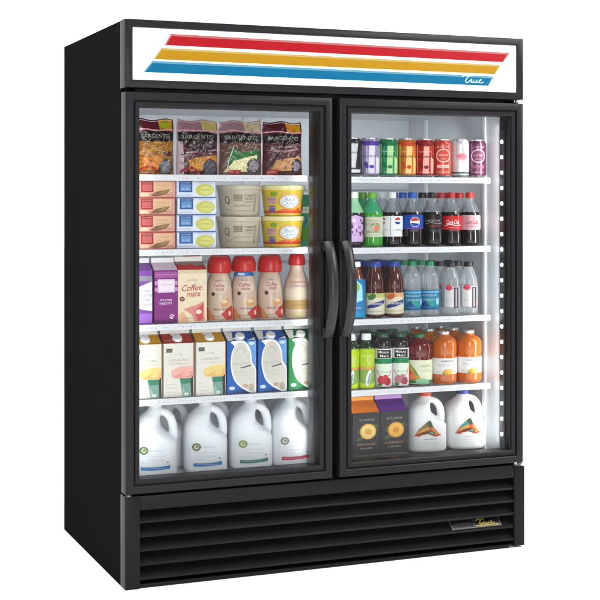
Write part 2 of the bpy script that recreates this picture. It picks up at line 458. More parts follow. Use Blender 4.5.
# badge on the third blade
b = B(); gold = mat('gold_print', 'a8944a', .35, .5, .3); silv = mat('silver_edge', '5c5b56', .4, .5, .6)
a0, a1 = Vector((0, .0085, .0763)), Vector((0, .0365, .1025))
ey = (a1-a0); hh = ey.length; ey.normalize(); nrm = Vector((0, -ey.z, ey.y))
def bmap(u, v, o): return Vector((1.105+u, a0.y, a0.z))+ey*v+nrm*(o+.0052)
A = Art(); bw = .186
A.rect(0, 0, bw, hh, silv, 0); A.rect(.0035, .0035, bw-.0035, hh-.0035, mat('black_badge', '141414', .3), 1)
A.rect(bw*.46, .0035, bw*.475, hh-.0035, silv, 2)
A.scrib(.012, bw*.42, hh*.5, .011, mat('dim_badge_print', '77755f', .4), 2, seed=3)
true_script(A, bw*.56, hh*.26, .021, gold, .0032, 3)
A.rect(.49*bw, hh*.12, bw*.95, hh*.2, gold, 2)
A.put(b, bmap)
b.quadset([tuple(bmap(u, v, o)) for o in (-.0042, .0002) for v in (0, hh) for u in (0, bw)], [(0, 2, 3, 1), (0, 1, 5, 4), (2, 6, 7, 3), (0, 4, 6, 2), (1, 3, 7, 5)], silv)
b.done('badge', gr, fix=False)

# shelves
ZL = [1.243, 1.011, .779, .548]; ZR = [1.240, 1.007, .772, .539]
def shelf(x0, x1, z):
    b = B(); z -= .001
    b.box(x0, x1, .1165, .1195, z-.0185, z+.001, SHELF, bev=.0008)
    b.box(x0, x1, .1195, .127, z-.0035, z, SHELF)
    n = int((x1-x0)/.024)
    for k in range(n+1):
        x = x0+.006+(x1-x0-.012)*k/n
        b.tube([(x, .126, z-.002), (x, .72, z-.002)], .0019, SHELF, 6)
    for y in (.16, .42, .70): b.tube([(x0+.002, y, z-.0062), (x1-.002, y, z-.0062)], .0026, SHELF, 6)
    A = Art(); dots = [mat('tag_strip_marks', q, .4) for q in ('b9bcc4', 'a9adb6', 'd2b4b8', 'cfd2d8')]
    u = x0+.012
    R = random.Random(int(z*1000+x0*77))
    while u < x1-.01:
        (A.rect(u, z-.0112, u+R.uniform(.003, .006), z-.0078, R.choice(dots), 1) if R.random() < .8 else None); u += .0125
    A.put(b, flatmap(.1165))
    b.done('wire_shelf', fr)
for z in ZL: shelf(.064, .652, z)
for z in ZR: shelf(.722, 1.313, z)
# ================================================================== goods
YF = .135
# ---- cheese bags: a pouch sealed at the top
def pouch(w, h, T, art, label, loc, seed, backm):
    R = random.Random(seed); ph = [R.uniform(0, 6) for _ in range(6)]
    nu, nv = 24, 26; du, dv = w/nu, h/nv
    def half(u, v):
        s = 2*u/w; q = v/h
        base = (1-abs(s)**3.2)**.8 if abs(s) < 1 else 0
        up = min(1, (1-q)/.55)**.75 if q < 1 else 0
        seal = 0 if q > .9 else 1
        lo = min(1, .45+q*3.2)
        wr = .0027*(math.sin(u*140+v*60+ph[0])*math.sin(v*150+ph[1])+.7*math.sin(u*260-v*180+ph[2]))
        return max(.0006, T*base*up*lo+wr*base*(.4+.6*up))
    def edge(u, v):
        q = v/h; return u*(1-.05*max(0, (q-.86)/.14)-.03*math.sin(PI*q)**2)
    off = T
    mp = lambda u, v, o: (edge(u, v), -half(u, v)-o*1.6, v+.003*math.sin(u*70+ph[3])*(v/h)**4)
    b = B()
    for side in (-1, 1):
        grid = [[b.bm.verts.new((edge(u, v), side*half(u, v), v+.003*math.sin(u*70+ph[3])*(v/h)**4)) for u in [-w/2+du*i for i in range(nu+1)]] for v in [dv*j for j in range(nv+1)]]
        mi = b.slot(backm)
        for j in range(nv):
            for i in range(nu):
                f = b.bm.faces.new([grid[j][i], grid[j][i+1], grid[j+1][i+1], grid[j+1][i]]) if side < 0 else b.bm.faces.new([grid[j][i+1], grid[j][i], grid[j+1][i], grid[j+1][i+1]])
                f.material_index = mi
    A = Art(); art(A, w, h, R)
    A.put(b, lambda u, v, o: mp(u, v, o), du, dv)
    o = b.done('cheese_bag', None, 50, fix=False)
    o.location = loc; tag(o, label, 'cheese bag', 'bags of cheese on the top shelf'); return o
def film(h): return mat('glossy_bag_film', deep(h), .24, .5, var=.28, scale=55)
def shreds(A, u0, u1, v0, v1, cols, n, R, L=.012, layer=3):
    for _ in range(n):
        u = R.uniform(u0, u1); v = R.uniform(v0, v1); a = R.uniform(-.5, .5); l = R.uniform(.5, 1)*L
        A.stroke([(max(u0, u-l*math.cos(a)), v-l*math.sin(a)), (min(u1, u+l*math.cos(a)), v+l*math.sin(a))], R.uniform(.001, .0024), film(R.choice(cols)), layer)
def bag_common(A, w, h, top, patch, R, band='171312'):
    x = w/2-.002
    A.rect(-x, h*.78, x, h*.992, film(top), 1)
    A.poly([(.008, h*.985), (.014, h*.80), (x-.004, h*.81), (x-.004, h*.985)], film(patch), 2)
    A.stroke([(-x, h*.80), (-.03, h*.82), (.01, h*.795), (x, h*.805)], .004, film('d9a0a6'), 3)
    A.stroke([(-x, h*.97), (x, h*.97)], .0015, film('d8c0c4'), 3)
    A.poly([(-x, h*.60), (x, h*.61), (x, h*.76), (0, h*.79), (-x, h*.77)], film(band), 3)
    for k in range(16):
        u = R.uniform(-x, x-.012); v = h*R.uniform(.05, .60); A.stroke([(u, v), (u+R.uniform(.004, .012), v+R.uniform(-.010, .010))], R.uniform(.0008, .002), film(R.choice(['2a1c1c', 'c9bfc0', '8a7478', '4a3a3a'])), 7)
    for k in range(7): A.ell(R.uniform(-x+.006, x-.006), h*R.choice((.605, .62, .765)), R.uniform(.004, .010), R.uniform(.002, .004), film(band), 4, R.uniform(-.4, .4), 9)
    A.text('SARGENTO', -.002, h*.69, h*.072, film('98938f'), 5, width=w*.78, slant=.12)
def bagA(A, w, h, R):
    x = w/2-.002; bag_common(A, w, h, '56101f', 'b8921a', R)
    A.ell(.028, h*.89, .012, .008, film('8fae22'), 3)
    A.rect(-x, 0, x, h*.62, film('99692a'), 1)
    shreds(A, -x+.002, x-.002, h*.22, h*.6, ['b58434', 'a06a28', 'c09244', '8a5826', 'c4943a'], 150, R, layer=2)
    A.poly([(-x+.003, h*.06), (-x+.003, h*.3), (.012, h*.36), (.03, h*.10)], film('c67d22'), 3)
    A.poly([(.02, h*.4), (.05, h*.42), (.055, h*.33), (.03, h*.33)], film('5a2023'), 4)
    A.ell(x-.03, h*.13, .025, .026, film('4a464c'), 4); A.ell(x-.03, h*.13, .019, .02, film('837d82'), 5); A.scrib(x-.045, x-.016, h*.14, .007, film('2c2628'), 6, seed=1)
    A.ring(-.028, -.002, .03, .026, .006, film('b43a34'), 5, .2, PI-.2); A.scrib(-.05, -.01, h*.04, .005, film('f0e0d0'), 6, seed=2)
def bagB(A, w, h, R):
    x = w/2-.002; bag_common(A, w, h, '93707c', 'b3a566', R)
    A.rect(-x, 0, x, h*.62, film('5b2a30'), 1); A.poly([(-x, 0), (-x+.02, 0), (-x+.014, h*.6), (-x, h*.6)], film('c9b4bd'), 2)
    A.ell(.006, h*.53, .05, .02, film('3b2d2a'), 4); A.scrib(-.036, .05, h*.53, .011, film('b9aba6'), 5, .1, seed=4)
    A.stroke([(-.045, h*.40), (0, h*.42), (x, h*.46)], .004, film('b98f96'), 3)
    A.poly([(-.03, h*.06), (-.036, h*.26), (0, h*.32), (x-.004, h*.36), (x-.004, h*.08)], film('bd8434'), 3)
    shreds(A, -.028, x-.008, h*.1, h*.3, ['e8b04c', 'cf8a2c', 'f0c060'], 40, R, layer=4)
    A.ell(x-.030, h*.13, .026, .027, film('4f4a55'), 5); A.ell(x-.030, h*.13, .020, .021, film('67626e'), 6); A.scrib(x-.047, x-.014, h*.14, .008, film('1d1a1e'), 7, seed=5)
    A.ring(-.03, -.004, .03, .025, .007, film('a83038'), 6, .2, PI-.4)
    shreds(A, -x+.004, -x+.03, h*.05, h*.5, ['a88088', '3c1a20', 'd8c6cc'], 26, R, .006, 4)
def bagC(A, w, h, R):
    x = w/2-.002; bag_common(A, w, h, '95747e', 'b8ae8c', R)
    A.rect(-x, 0, x, h*.62, film('6e5348'), 1); shreds(A, -x+.004, x-.004, h*.4, h*.6, ['a08070', '6a4a40', 'b79b8a', '4a322c'], 50, R, .01, 2)
    A.poly([(-.05, h*.2), (-.04, h*.5), (0, h*.42), (x-.012, h*.48), (x-.012, h*.3)], film('2f7a3c'), 3)
    A.stroke([(-.03, h*.54), (-.045, h*.3), (-.05, h*.1)], .003, film('d8cfc8'), 5)
    A.poly([(-x+.01, h*.05), (-.03, h*.26), (.02, h*.34), (x-.02, h*.37), (x-.02, h*.06)], film('e3dcae'), 4)
    shreds(A, -.04, x-.03, h*.08, h*.26, ['f0ebc8', 'd4cb95'], 36, R, layer=5)
    A.ell(x-.034, h*.16, .025, .026, film('5e5860'), 6); A.ell(x-.034, h*.16, .018, .019, film('938d92'), 7); A.scrib(x-.046, x-.02, h*.16, .007, film('3a3438'), 8, seed=8)
    A.rect(-.045, h*.02, -.005, h*.09, film('b8353a'), 6); A.scrib(-.042, -.01, h*.055, .006, film('f2dede'), 7, seed=9)
def bagD(A, w, h, R):
    x = w/2-.002; bag_common(A, w, h, '540d1c', 'b58a18', R, '2a1a1c')
    A.ell(.026, h*.885, .011, .007, film('c77f1e'), 3)
    A.rect(-x, 0, x, h*.62, film('5c343b'), 1); shreds(A, -x+.004, x-.004, h*.35, h*.6, ['96686c', '4c262c', 'b08a8e', '3a1a20'], 60, R, .01, 2)
    A.stroke([(-.05, h*.47), (.0, h*.44), (.05, h*.50)], .006, film('a37a80'), 4); A.scrib(-.04, .045, h*.53, .010, film('cdbcc0'), 5, seed=12)
    A.poly([(-.05, h*.07), (-.03, h*.28), (.02, h*.33), (x-.006, h*.34), (x-.006, h*.1)], film('bf8f5c'), 3)
    shreds(A, -.03, x-.01, h*.1, h*.28, ['e9b87c', 'cc8f4c', 'f2ca92'], 40, R, layer=4)
    A.ell(x-.024, h*.17, .021, .024, film('41363c'), 5); A.ell(x-.024, h*.17, .014, .016, film('857a80'), 6)
    A.rect(-x+.008, h*.02, -.02, h*.1, film('b63c34'), 5); A.scrib(-x+.012, -.024, h*.06, .006, film('f0dcd8'), 6, seed=13)
for (cx, w, art, lab, fm) in ((.139, .122, bagA, 'golden shredded cheese bag with dark maroon top, leftmost on the top left shelf', '6d1326'),
        (.277, .138, bagB, 'cheese bag with pink top and yellow block, second from left on top shelf', 'c9a8b2'),
        (.421, .148, bagC, 'cheese bag with green wedge and pale pink top, third on the top shelf', 'c9a8b2'),
        (.566, .138, bagD, 'maroon topped cheese bag with peach coloured panel, beside the centre post', '6a1022')):
    pouch(w, .173, .026, art, lab, (cx, YF+.028, ZL[0]+.0005), int(cx*1000), film(fm))

# ---- butter boxes
def carton_ink(h): return mat('box_board', deep(h), .45, .35, var=.09, scale=60)
def butter(w, h, d, kind):
    b = B(); A = Art()
    if kind == 'red':
        base = carton_ink('c87f72'); b.box(-w/2, w/2, 0, d, 0, h, base, bev=.0015)
        A.rect(-w/2+.002, .0025, w/2-.002, h-.0035, carton_ink('d6a394'), 1)
        A.rect(-w/2+.006, .016, -w/2+.045, h-.004, carton_ink('98282c'), 2); A.rect(-w/2+.010, .020, -w/2+.041, h-.013, carton_ink('bf6662'), 3)
        A.scrib(-w/2+.011, -w/2+.041, h-.0085, .005, carton_ink('e9c8a8'), 4, seed=1)
        A.rect(-w/2+.048, .016, w/2-.012, h-.005, carton_ink('ddb795'), 2)
        A.scrib(-w/2+.054, w/2-.02, h*.70, .008, carton_ink('c98f78'), 3, .1, seed=2); A.scrib(-w/2+.05, w/2-.02, h*.48, .005, carton_ink('b98068'), 3, seed=3)
        A.poly([(-w/2+.034, .004), (-.004, .018), (w/2-.016, .026), (w/2-.03, .010), (0, .003)], carton_ink('8a6248'), 4)
        A.poly([(0, .010), (.02, .021), (w/2-.018, .025), (w/2-.034, .013)], carton_ink('9d8a52'), 5)
        A.rect(-w/2+.004, .004, -w/2+.03, .013, carton_ink('e0c0a0'), 3); A.scrib(w/2-.028, w/2-.004, .008, .004, carton_ink('a04448'), 4, seed=6)
        A.rect(-w/2, h-.0025, w/2, h-.0005, carton_ink('b44a48'), 2)
    else:
        base = carton_ink('c3cbe2'); b.box(-w/2, w/2, 0, d, 0, h, base, bev=.0015)
        A.rect(-w/2+.002, .002, w/2-.002, h-.003, carton_ink('dbe1ee'), 1)
        A.rect(-w/2+.008, .016, -w/2+.052, h-.003, carton_ink('2d5c9c'), 2); A.rect(-w/2+.013, .020, -w/2+.047, h-.012, carton_ink('6c97c6'), 3)
        A.scrib(-w/2+.014, -w/2+.046, h-.008, .0048, carton_ink('e4ecf6'), 4, seed=1); A.scrib(-w/2+.016, -w/2+.045, h*.5, .007, carton_ink('dce8f4'), 4, seed=2)
        A.ell(w/2-.036, h*.44, .031, .0195, carton_ink('c9c867'), 3); A.ell(w/2-.032, h*.42, .022, .013, carton_ink('d6d684'), 4)
        A.scrib(w/2-.06, w/2-.012, h*.87, .006, carton_ink('7f96bd'), 3, seed=4); A.scrib(w/2-.056, w/2-.015, h*.45, .006, carton_ink('a0a048'), 5, .1, seed=9)
        A.scrib(-w/2+.006, -w/2+.05, .008, .005, carton_ink('6f88b4'), 3, seed=5)
        A.rect(-w/2, h-.0022, w/2, h-.0004, carton_ink('4a6ea8'), 2); A.rect(-w/2, .0003, w/2, .0022, carton_ink('7d96c4'), 2)
    A.put(b, flatmap(0)); o = b.done('butter_box'); return o
rank = ('bottom', 'second from bottom', 'second from top', 'topmost')
for kind, cx, w in (('red', .139, .117), ('blue', .267, .129)):
    o = None
    for k in range(4):
        lab = ('red and cream butter box, %s of the stack next to the left frame' if kind == 'red' else 'blue and white butter box with yellow oval, %s of its stack') % rank[k]
        q = butter(w, .0532, .10, kind) if o is None else o.copy()
        if o is None: o = q
        else: COL.objects.link(q)
        q.location = (cx+random.uniform(-.0018, .0018), YF+random.uniform(-.002, .002), ZL[1]+.0003+k*.0536); q.rotation_euler = (0, 0, random.uniform(-.012, .012))
        tag(q, lab, 'butter box', 'stacked %s butter boxes' % kind)

# ---- round tubs
def tub(kind):
    h = .100
    prof = [(.058, 0), (.061, .002), (.070, h*.86), (.0705, h*.88)]
    t = thing('tub', 'x', 'tub')
    r0 = .066
    A = Art(); R = random.Random(3)
    if kind == 'beige':
        bm_ = mat('beige_tub_plastic', 'b5ab98', .4); lm = mat('beige_tub_lid', 'c0b7a6', .38)
        dk = ink('6f6a4c'); d2 = ink('8d866c')
        A.ring(-.046, .052, .008, .011, .003, dk, 2); A.stroke([(-.044, .045), (-.038, .036)], .003, dk, 2)
        A.rect(-.024, .050, .004, .070, d2, 1); A.scrib(-.023, .003, .065, .007, ink('c5bca6'), 2, seed=3); A.scrib(-.023, .003, .056, .007, ink('c5bca6'), 2, seed=13)
        A.scrib(.012, .044, .066, .008, dk, 2, seed=4, wt=.22); A.scrib(.012, .042, .056, .008, dk, 2, seed=14, wt=.22); A.scrib(.012, .044, .046, .007, d2, 2, seed=24); A.scrib(-.022, .04, .034, .010, d2, 2, seed=5)
        A.scrib(-.055, -.03, .022, .005, d2, 2, seed=6); A.scrib(-.015, .045, .018, .006, d2, 2, seed=7)
        A.rect(.046, .012, .056, .072, ink('a39a84'), 1)
    else:
        bm_ = mat('yellow_tub_plastic', 'd8be3e', .35); lm = mat('pale_yellow_lid', 'ece3a4', .35)
        c = 2*PI*r0/2
        A.rect(-c, .001, c, .017, ink('d8492a'), 1); A.poly([(-.03, .016), (.0, .026), (.03, .02), (.06, .03), (.06, .016)], ink('e0703a'), 1)
        A.rect(-.058, .012, -.034, .034, ink('7d6aa8'), 2); A.scrib(-.056, -.036, .028, .006, ink('e8e0f0'), 3, seed=2)
        A.rect(-.064, .04, -.03, .062, ink('c9a2a8'), 2); A.scrib(-.06, -.03, .055, .007, ink('7a4a58'), 3, seed=3)
        A.ell(.016, .047, .040, .026, ink('d8a03c'), 2); A.ell(.017, .048, .035, .022, ink('d9e6ea'), 3)
        A.ring(.017, .048, .031, .0185, .0014, ink('c85a4a'), 4); A.stroke([(-.006, .044), (.002, .058), (.006, .058), (.004, .046), (.012, .052), (.018, .056), (.016, .047), (.024, .052), (.032, .057)], .0022, ink('a87a9a'), 4); A.stroke([(-.002, .036), (.008, .042), (.012, .037), (.020, .043), (.024, .038), (.034, .043)], .0022, ink('6d94c4'), 4)
        A.rect(-.03, .066, .05, .080, ink('d9c04a'), 1); A.ell(-.038, .072, .012, .008, ink('8cae3c'), 2)
        A.rect(.072, .018, .098, .07, ink('3f8f4c'), 2); A.ell(.085, .03, .016, .016, ink('c23c2c'), 3)
    b = B(); b.lathe(prof, bm_, 44); A.put(b, wrapmap(prof, r0), .006); b.done('tub_body', t)
    b = B(); b.lathe([(.0712, h*.855), (.0732, h*.86), (.0735, h*.985), (.0718, h), (.066, h), (.0655, h-.003), (.0005, h-.003)], lm, 44); b.done('tub_lid', t)
    return t
for kind, cx in (('beige', .432), ('yellow', .584)):
    p = None
    for k in range(2):
        lab = '%s, %s of its stack of two' % ('plain beige tub with olive print' if kind == 'beige' else 'yellow and red tub with white oval emblem', ('lower', 'upper')[k])
        loc = (cx+.002*k, YF+.072, ZL[1]+.0003+k*.1003)
        if p is None: p = tub(kind); p.location = loc; p.rotation_euler = (0, 0, -.22); tag(p, lab, 'tub', 'tubs stacked on the second left shelf')
        else: dup(p, loc, -.25, lab)
# small green pack behind the yellow tubs
b = B(); b.box(-.03, .03, -.02, .02, 0, .17, carton_ink('3f9a78'), bev=.003)
Art().rect(-.029, .02, .029, .06, carton_ink('5c9a34'), 1).rect(-.029, .11, .029, .13, carton_ink('cfe4da'), 1).ell(0, .085, .02, .018, carton_ink('2c7d84'), 1).scrib(-.02, .02, .12, .01, carton_ink('2c6d54'), 2, seed=2).put(b, flatmap(-.02))
o = b.done('dairy_pack'); o.location = (.660, .24, ZL[1]+.0003)
tag(o, 'green pack half hidden behind the yellow tubs at the centre post', 'pack')

# ---- gable top cartons
def gable(w, d, hb, roofh, finh, side, roof, fin, art, name='drink_carton', roofart=None, cap=None, label='x', loc=(0, 0, 0), rz=0, group=None, cat='carton'):
    t = thing(name, label, cat, loc, rz, group)
    b = B(); x = w/2; y = d/2; rt = hb+roofh
    b.box(-x, x, -y, y, 0, hb, side, bev=.0012)
    e = .0008
    v = [(-x+e, -y+e, hb), (x-e, -y+e, hb), (x-e, y-e, hb), (-x+e, y-e, hb), (-x+e, -.003, rt), (x-e, -.003, rt), (x-e, .003, rt), (-x+e, .003, rt),
         (-x+w*.16, 0, hb+roofh*.72), (x-w*.16, 0, hb+roofh*.72)]
    b.quadset(v, [(0, 1, 5, 4), (2, 3, 7, 6), (4, 5, 6, 7), (0, 4, 8), (4, 7, 8), (7, 3, 8), (3, 0, 8), (1, 9, 5), (5, 9, 6), (6, 9, 2), (2, 9, 1)], roof)
    b.box(-x+.0012, x-.0012, -.0022, .0022, rt-.001, rt+finh, fin, bev=.0006)
    A = Art(); art(A, w, hb); A.put(b, flatmap(-y))
    if roofart:
        A = Art(); sl = math.hypot(roofh, y); roofart(A, w, sl)
        cy, cz = (y-.003)/sl, roofh/sl
        A.put(b, lambda u, q, o: (u, -y+q*cy-o*cz, hb+q*cz+o*cy))
    b.done('carton_body', t, 25, fix=False)
    if cap:
        b = B(); M = Matrix.Translation((0, -y*.60, hb+roofh*.42)) @ Matrix.Rotation(math.atan2(roofh, y)*1.0, 4, 'X')
        b.lathe([(.0160, -.001), (.0160, .002), (.0145, .0024), (.0145, .0068), (.0132, .0078), (.0005, .0080)], cap, 24, M); b.done('screw_cap', t)
    return t
def milkart(acc, tint, fruit):
    def art(A, w, h):
        x = w/2
        A.rect(-x+.001, .001, x-.001, h-.001, ink('e4e1d8'), 1)
        A.rect(-x+.008, h-.028, -x+.028, h-.016, ink('55524e'), 2); A.scrib(-x+.009, -x+.027, h-.022, .006, ink('c8c5bd'), 3, seed=1)
        A.ring(-.004, h-.040, .014, .006, .0012, ink('b0a9a0'), 2, .2, PI-.2, 10)
        A.scrib(-.034, .034, h-.053, .009, ink('8b8078'), 2, seed=3, wt=.14)
        A.scrib(-.034, .036, h-.064, .0042, ink(acc), 2, seed=4)
        A.poly([(-.022, .062), (-.008, .058), (x-.004, .060), (x-.004, .096), (-.0, .094), (-.026, .082)], ink(tint), 2)
        A.poly([(-.018, .060), (x-.004, .060), (x-.004, .078), (.012, .074), (-.010, .067)], ink(fruit), 3); A.ell(.026, .070, .014, .006, ink(tint), 4, .2)
        A.poly([(.002, .058), (x-.006, .058), (x-.012, .001), (.012, .001)], ink('7fa89a'), 3)
        A.poly([(.002, .058), (x-.006, .058), (x-.009, .042), (.008, .040)], ink('3f8a6c'), 4)
        A.poly([(.012, .034), (.026, .001), (.012, .001)], ink('a8c2b8'), 4)
        A.poly([(x-.012, .056), (x-.003, .064), (x-.002, .001), (x-.010, .001)], ink('3b332e'), 5)
        A.ell(.024, .008, .008, .005, ink('dfe9e2'), 5)
        for k in range(3): A.scrib(-x+.008, -.006, .040-.012*k, .0036, ink('a9a49a'), 2, seed=20+k)
        A.rect(x-.0028, .06, x-.001, h-.001, ink(acc), 2)
    return art
def milkroof(c):
    def art(A, w, s):
        A.ell(0, s*.98, .017, .022, ink('efeeea'), 1); A.rect(-w/2+.002, .001, w/2-.002, .004, ink(c), 1); A.scrib(-w/2+.008, -.02, s*.3, .006, ink('f3e2b8'), 2, seed=4)
    return art
def ovalart(dark, mid, light):
    def art(A, w, h):
        x = w/2
        A.rect(-x+.0005, .0005, x-.0005, h-.0005, ink(mid), 1)
        A.poly([(x-.030, h-.002), (x-.001, h-.002), (x-.001, h*.40), (x-.008, h*.52)], ink(light), 2)
        A.blob([(-x+.012, h*.985), (0, h), (.020, h*.93), (.031, h*.78), (.036, h*.58), (x-.0008, h*.42), (x-.0008, .004), (.026, .003), (-.004, .020), (-.024, h*.24), (-.035, h*.42), (-.038, h*.60), (-.034, h*.78), (-.026, h*.90)], ink('f2f2ee'), 3, x-.0006)
        A.blob([(-.020, h*.93), (0, h*.97), (.016, h*.89), (.027, h*.75), (.032, h*.55), (x-.003, h*.38), (x-.003, .008), (.028, .007), (.0, .024), (-.020, h*.26), (-.031, h*.44), (-.034, h*.60), (-.030, h*.78)], ink('d9d5cc'), 4, x-.0030)
        A.ring(-.004, h*.79, .013, .014, .0016, ink('aaa69c'), 5, -.3, PI, 14); A.stroke([(-.016, h*.72), (-.002, h*.73), (.014, h*.74)], .001, ink('b9b4a8'), 5)
        A.scrib(-.031, .026, h*.565, .011, ink('7d86a6'), 5, .1, seed=3, wt=.13); A.poly([(-.006, h*.49), (.03, h*.54), (.032, h*.515), (.0, h*.475)], ink('5d6272'), 5)
        A.scrib(-.022, .020, h*.41, .004, ink('a59f94'), 5, seed=6); A.scrib(-.016, .022, h*.34, .004, ink('b3ada2'), 5, seed=7)
        A.ell(.012, h*.14, .010, .006, ink('c8a898'), 5); A.ell(.032, h*.11, .009, .012, ink('b9b2a0'), 5); A.ell(.024, h*.20, .008, .004, ink('e8dcc8'), 5, .5)
        A.ell(-x+.016, .018, .010, .006, ink('cfe0f2'), 5); A.scrib(-x+.005, .0, .006, .004, ink(light), 5, seed=9)
        A.poly([(-x+.014, .001), (.026, .001), (.006, .012), (-.012, .010)], ink(dark), 4)
        A.ell(x-.016, h-.010, .010, .005, ink('cfe0f2'), 5)
    return art
def ovalroof(mid):
    def art(A, w, s):
        A.poly([(-w/2+.002, s*.95), (-w/2+.03, s*.9), (-.026, s*.4), (-.03, 0.001), (-w/2+.002, .001)], ink('e6e6e0'), 1)
        A.poly([(-.030, s*.2), (-.01, 0.001), (.01, .001), (-.012, s*.4)], ink('f0f0ec'), 2)
        A.poly([(.02, .002), (w/2-.002, .002), (w/2-.002, s*.3)], ink('dfe6ee'), 1)
    return art
Z = ZL[3]+.0003; CW = .0985
milkW = ink('dcd9d0'); capW = WHITEP
p1 = gable(CW, .095, .168, .026, .017, milkW, ink('cf9a1a'), ink('eeece6'), milkart('d08a28', 'ecd58c', 'e8b878'), roofart=milkroof('b9861a'), cap=capW,
           label='white carton with gold roof half behind the left door frame', loc=(.1045, YF+.0475, Z), rz=.01, group='white milk cartons with green glass print')
gable(CW, .095, .168, .026, .017, milkW, ink('b53a34'), ink('eeece6'), milkart('c0504a', 'edb8ae', 'e59c92'), roofart=milkroof('a02c2a'), cap=capW,
      label='white carton with red roof and pink panel', loc=(.2090, YF+.0475, Z), rz=-.008, group='white milk cartons with green glass print')
dup(p1, (.3140, YF+.0475, Z), .006, 'white carton with gold roof standing between the red roofed and blue cartons')
pb = gable(CW, .095, .168, .026, .017, ink('1450a0'), ink('1f55a8'), ink('ecece8'), ovalart('0d3a78', '1c67b8', '7aa6dc'), roofart=ovalroof('1c67b8'), cap=capW,
           label='blue carton with big white oval, next to a gold roofed carton', loc=(.4170, YF+.0475, Z), rz=.006, group='oval panel milk cartons')
dup(pb, (.5225, YF+.0475, Z), -.006, 'blue carton with big white oval, next to the green carton')
gable(CW, .095, .168, .026, .017, ink('117a44'), ink('0f6a3c'), ink('e6e8e0'), ovalart('0b5a34', '17914f', '54ad7c'), roofart=ovalroof('17914f'), cap=capW,
      label='green carton with big white oval, right end of the left fourth shelf', loc=(.6270, YF+.0475, Z), rz=.004, group='oval panel milk cartons')

def purpA(A, w, h):
    x = w/2; A.rect(-x+.0005, .0005, x-.0005, h-.0005, ink('7d4a9c'), 1)
    A.poly([(-x+.001, h*.32), (-x+.001, h*.62), (x-.001, h*.80), (x-.001, h*.24)], ink('ded8e4'), 2); A.rect(-x+.001, h*.80, x-.001, h*.9, ink('8f8898'), 2)
    for k in range(4): A.scrib(-x+.01, x-.004, h*(.62-.085*k), .010, ink('5e5668'), 3, seed=k)
    A.rect(-x+.001, h*.02, x-.001, h*.2, ink('9c6cc0'), 2)
def purpB(A, w, h):
    x = w/2; A.rect(-x+.0005, .0005, x-.0005, h-.0005, ink('8a3383'), 1); A.rect(-x+.001, h*.86, x-.001, h*.97, ink('a65a9e'), 2); A.scrib(-x+.006, x-.006, h*.915, .005, ink('d9b8d6'), 3, seed=7)
    A.rect(-.028, h*.58, .028, h*.83, ink('e0cfe0'), 2); A.rect(-.022, h*.61, .022, h*.79, ink('ece0ea'), 3); A.scrib(-.017, .02, h*.73, .006, ink('b59ab8'), 4, seed=8)
    for s in (-1, 1):
        for q in (.64, .76): A.rect(s*.033-.004, h*q-.006, s*.033+.004, h*q+.006, ink('c79ac4'), 2)
    A.scrib(-.020, .020, h*.44, .009, ink('efe2ee'), 3, seed=10, wt=.24); A.scrib(-.022, .022, h*.375, .009, ink('efe2ee'), 3, seed=11, wt=.24)
    A.ring(.018, h*.13, .006, .006, .0024, ink('efe0ee'), 3, .6, 5.6, 12); A.stroke([(.012, h*.1), (.026, h*.15)], .003, ink('efe0ee'), 3)
    A.rect(-x+.001, .001, x-.001, .012, ink('6d2468'), 2)
def creamart(A, w, h):
    x = w/2; A.rect(-x+.0005, .0005, x-.0005, h-.0005, ink('e8d8bc'), 1)
    A.rect(-x+.001, h*.93, x-.001, h-.001, ink('d9c6a4'), 2)
    A.scrib(-.018, .016, h*.80, .008, ink('8a94b4'), 3, .1, seed=1)
    A.text('Coffee', -.002, h*.66, .020, ink('b8574e'), 3, width=.066, slant=.25, rot=.06); A.text('mate', .004, h*.535, .015, ink('c0665a'), 3, width=.044, slant=.25, rot=.04)
    A.ell(-.034, h*.45, .0085, .0075, ink('7a4038'), 3); A.ell(-.034, h*.452, .005, .004, ink('b98a7c'), 4)
    A.poly([(-.030, h*.26), (.012, h*.33), (.038, h*.40), (.040, .004), (.008, .004), (-.004, h*.16)], ink('d9948a'), 2)
    A.poly([(.006, h*.22), (.036, h*.36), (.034, h*.06), (.018, h*.02)], ink('cc5c58'), 3); A.ell(.020, h*.20, .010, .007, ink('f0d8cc'), 4)
    A.poly([(-x+.002, .002), (-.01, .002), (-.030, h*.22), (-x+.002, h*.16)], ink('e0b890'), 2)
    A.scrib(-.032, .0, h*.09, .005, ink('a0785a'), 4, seed=4)
Z = ZL[2]+.0003
gable(.076, .08, .166, .022, .016, ink('7d4a9c'), ink('8a5aa6'), ink('ece9ee'), purpA, label='violet carton with white slanted panel, cut by the left door frame', loc=(.0860, YF+.04, Z), rz=-.03)
gable(.077, .08, .166, .022, .016, ink('7a2c74'), ink('dccbd8'), ink('f1eef0'), purpB, label='magenta carton with pale square label and white fin', loc=(.1665, YF+.04, Z), rz=.02)
gable(.0945, .09, .166, .024, .016, ink('dcc9a8'), ink('c02e2a'), ink('efece4'), creamart, label='cream coffee creamer carton with red roof and white fin', loc=(.2530, YF+.045, Z), rz=0,
      roofart=lambda A, w, s: A.poly([(-w/2+.002, s*.95), (w/2-.002, s*.95), (w/2-.002, s*.55), (.01, s*.35), (-w/2+.002, s*.7)], ink('8f8a84'), 1).poly([(-w/2+.004, .001), (w/2-.004, .001), (.0, s*.7)], ink('d2342e'), 2))
